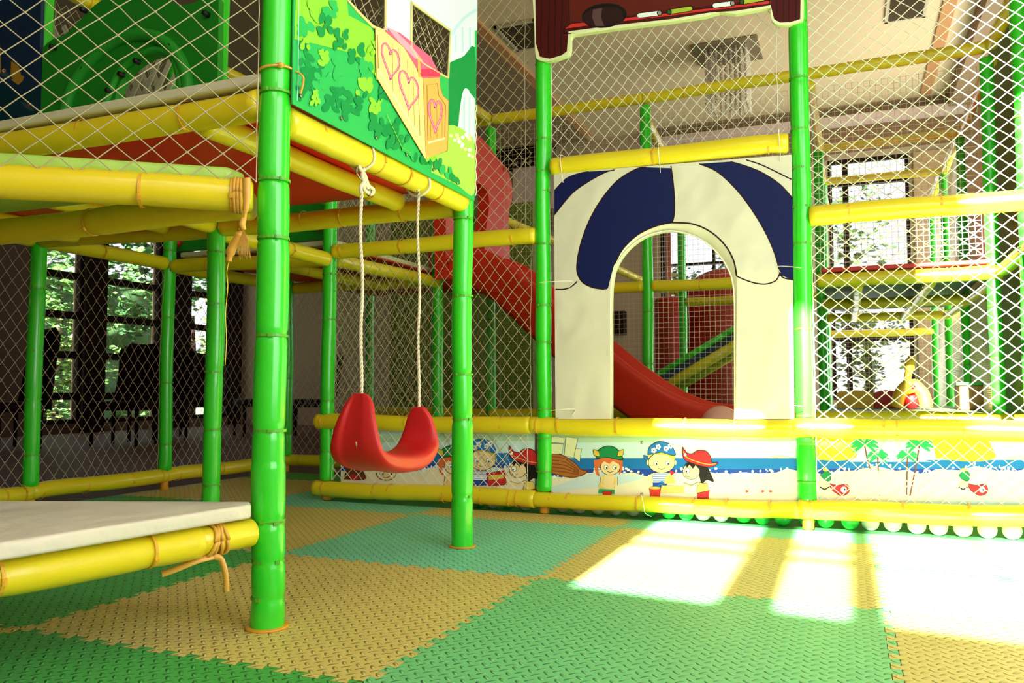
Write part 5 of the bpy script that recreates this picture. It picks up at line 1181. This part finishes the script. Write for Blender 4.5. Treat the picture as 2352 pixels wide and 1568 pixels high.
# ------------------------------------------------------------------ garden outside
bm = bmesh.new(); box2(bm, (-40, -12, -.6), (30, 34, -.30)); struct('ground_outside', bm, mat('lawn', (.10, .16, .05), .9, noise_c=.4, nscale=3), 'lawn outside the windows')
lm = [mat('leaf_green', (.05, .15, .02), .6), mat('leaf_yellow_green', (.22, .30, .07), .55), mat('leaf_dark', (.02, .075, .018), .6)]
def tree(c, rx, rz, n, ls, mi, label, seed):
    rr = random.Random(seed); c = Vector(c); e = empty('garden_tree', (c.x, c.y, -.3)); tag(e, label, 'tree', 'garden trees outside'); bm = bmesh.new()
    cl = [(Vector((rr.gauss(0, .45), rr.gauss(0, .45), rr.gauss(0, .45))), rr.uniform(.15, .4)) for _ in range(26)]
    for _ in range(n):
        k = rr.choice(cl); d = Vector((rr.gauss(0, 1), rr.gauss(0, 1), rr.gauss(0, 1))).normalized()*k[1]*rr.uniform(.6, 1)+k[0]
        p = c+Vector((d.x*rx, d.y*rx, d.z*rz)); s = ls*rr.uniform(.6, 1.3)
        q = Matrix.Rotation(rr.uniform(0, 6.3), 3, 'Z') @ Matrix.Rotation(rr.uniform(-1.2, 1.2), 3, 'X')
        vs = [bm.verts.new(p+q@Vector(v)*s) for v in ((-.5, 0, 0), (0, -.28, .06), (.5, 0, 0), (0, .28, .06))]
        bm.faces.new(vs).material_index = rr.choice(mi)
    tag(link('crown', bm, lm, e, loc=c, smooth=False), kind='stuff')
    bm = bmesh.new(); sweep(bm, [(c.x, c.y, -.3), (c.x+.05, c.y, c.z*.6), (c.x, c.y, c.z+rz*.3)], [.09, .07, .03], 8); link('trunk', bm, darkw, e, loc=(c.x, c.y, -.3))
tree((-10.2, 4.9, 1.9), 1.3, 1.9, 2600, .13, [0, 1, 1], 'bright sunlit bush behind the left garden window', 1)
tree((-11.5, 8.2, 2.0), 1.9, 2.2, 2600, .14, [0, 2, 0], 'darker tree behind the wide garden window', 2)
tree((-10.6, 7.2, 1.0), 1.0, 1.2, 1500, .12, [0, 0, 1], 'low green shrub behind the wide garden window', 3)
tree((-11.0, 11.0, 1.6), 1.7, 1.9, 1800, .14, [0, 1], 'green tree behind the narrow garden window', 4)
tree((-14.5, 7.5, 2.6), 3.2, 3.2, 2600, .2, [2, 0], 'big dark tree at the back of the left garden', 5)
tree((-13.5, 2.5, 2.2), 2.2, 2.6, 1500, .18, [2, 0], 'dark tree at the near side of the left garden', 6)
tree((-13.6, 5.8, 2.2), 2.4, 1.2, 3600, .26, [2, 0, 2], 'tall dark crown over the left garden', 10)
tree((-12.8, 9.9, 3.6), 2.6, 2.4, 3600, .26, [2, 0, 2], 'tall dark crown behind the wide garden window', 11)
bm = bmesh.new(); box2(bm, (-16.4, 1.0, -.3), (-15.9, 16.0, 3.4)); bmesh.ops.subdivide_edges(bm, edges=bm.edges, cuts=24, use_grid_fill=True)
for v_ in bm.verts: v_.co += Vector((noise.noise(v_.co*2)*.5, noise.noise(v_.co*2+Vector((5, 0, 0)))*.2, noise.noise(v_.co*2+Vector((0, 9, 0)))*.5))
tag(link('hedge', bm, mat('hedge_green', (.035, .10, .02), .8, noise_c=.8, nscale=6)), 'tall dark hedge at the back of the left garden', 'hedge')
tree((2.2, 11.2, 1.2), .9, 1.3, 1700, .11, [1, 1, 0], 'pale green bush outside the tall right window', 7)
tree((1.5, 12.5, 3.4), 1.4, 1.3, 900, .14, [0, 2], 'tree crown outside the top of the tall right window', 8)
tree((-.5, 11.5, 1.6), .9, 1.6, 1200, .12, [1, 0], 'light green bush outside the window behind the arch', 9)
bm = bmesh.new(); box2(bm, (-17.2, 2.5, -.3), (-16.8, 9.5, 6.5)); bl_ = link('neighbour_building', bm, mat('salmon_render', (.75, .22, .18), .7), smooth=False); tag(bl_, 'salmon red building beyond the left garden', 'building')

# ------------------------------------------------------------------ light
w = bpy.data.worlds.new('world'); SC.world = w; w.use_nodes = True; nt = w.node_tree; bg = nt.nodes['Background']
bg.inputs[0].default_value = (.86, .90, 1.0, 1); bg.inputs[1].default_value = 1.6
sd = bpy.data.lights.new('sun', 'SUN'); so = bpy.data.objects.new('sun', sd); COL.objects.link(so)
sd.energy = 85; sd.angle = math.radians(.9); sd.color = (1, .97, .90)
so.rotation_euler = Vector((0, 1, -T_SUN)).to_track_quat('-Z', 'Y').to_euler(); so.location = (2, -8, 8)
def area(name, loc, d, sx, sy, e, col, spread=PI):  # area lamps added at the window planes to stand in for daylight
    l = bpy.data.lights.new(name, 'AREA'); l.shape = 'RECTANGLE'; l.size = sx; l.size_y = sy; l.energy = e; l.color = col; l.spread = spread
    o = bpy.data.objects.new(name, l); COL.objects.link(o); o.location = loc; o.rotation_euler = Vector(d).to_track_quat('-Z', 'Z').to_euler(); return o
area('daylight_right_window', (UR+.02, -1.8, 1.85), (-1, .12, -.08), 3.1, 2.6, 105, (.97, 1.0, .98))
area('fill_high_window', (2.3, vw(2.3)+.12, 3.0), (0, 1, -.35), 2.4, 1.8, 40, (.97, 1, 1))  # added fill lamp behind the viewpoint, for posts and ceiling
area('daylight_far_window', (1.9, VB-.02, 2.0), (0, -1, .15), .9, 3.0, 25, (.95, .98, 1))
area('fill_side_window', (UR-.02, 6.7, 1.9), (-1, -.1, .25), 3.4, 2.6, 210, (1, .98, .95))  # added fill for side mesh and ceiling, set in the added window
area('daylight_garden_window', (UL+.02, 5.5, 2.0), (1, 0, 0), 4, 2.8, 5, (.95, 1, .95))
SC.view_settings.view_transform = 'Standard'; SC.view_settings.look = 'None'; SC.view_settings.gamma = 1; SC.view_settings.exposure = 0.12
SC.view_settings.use_curve_mapping = False
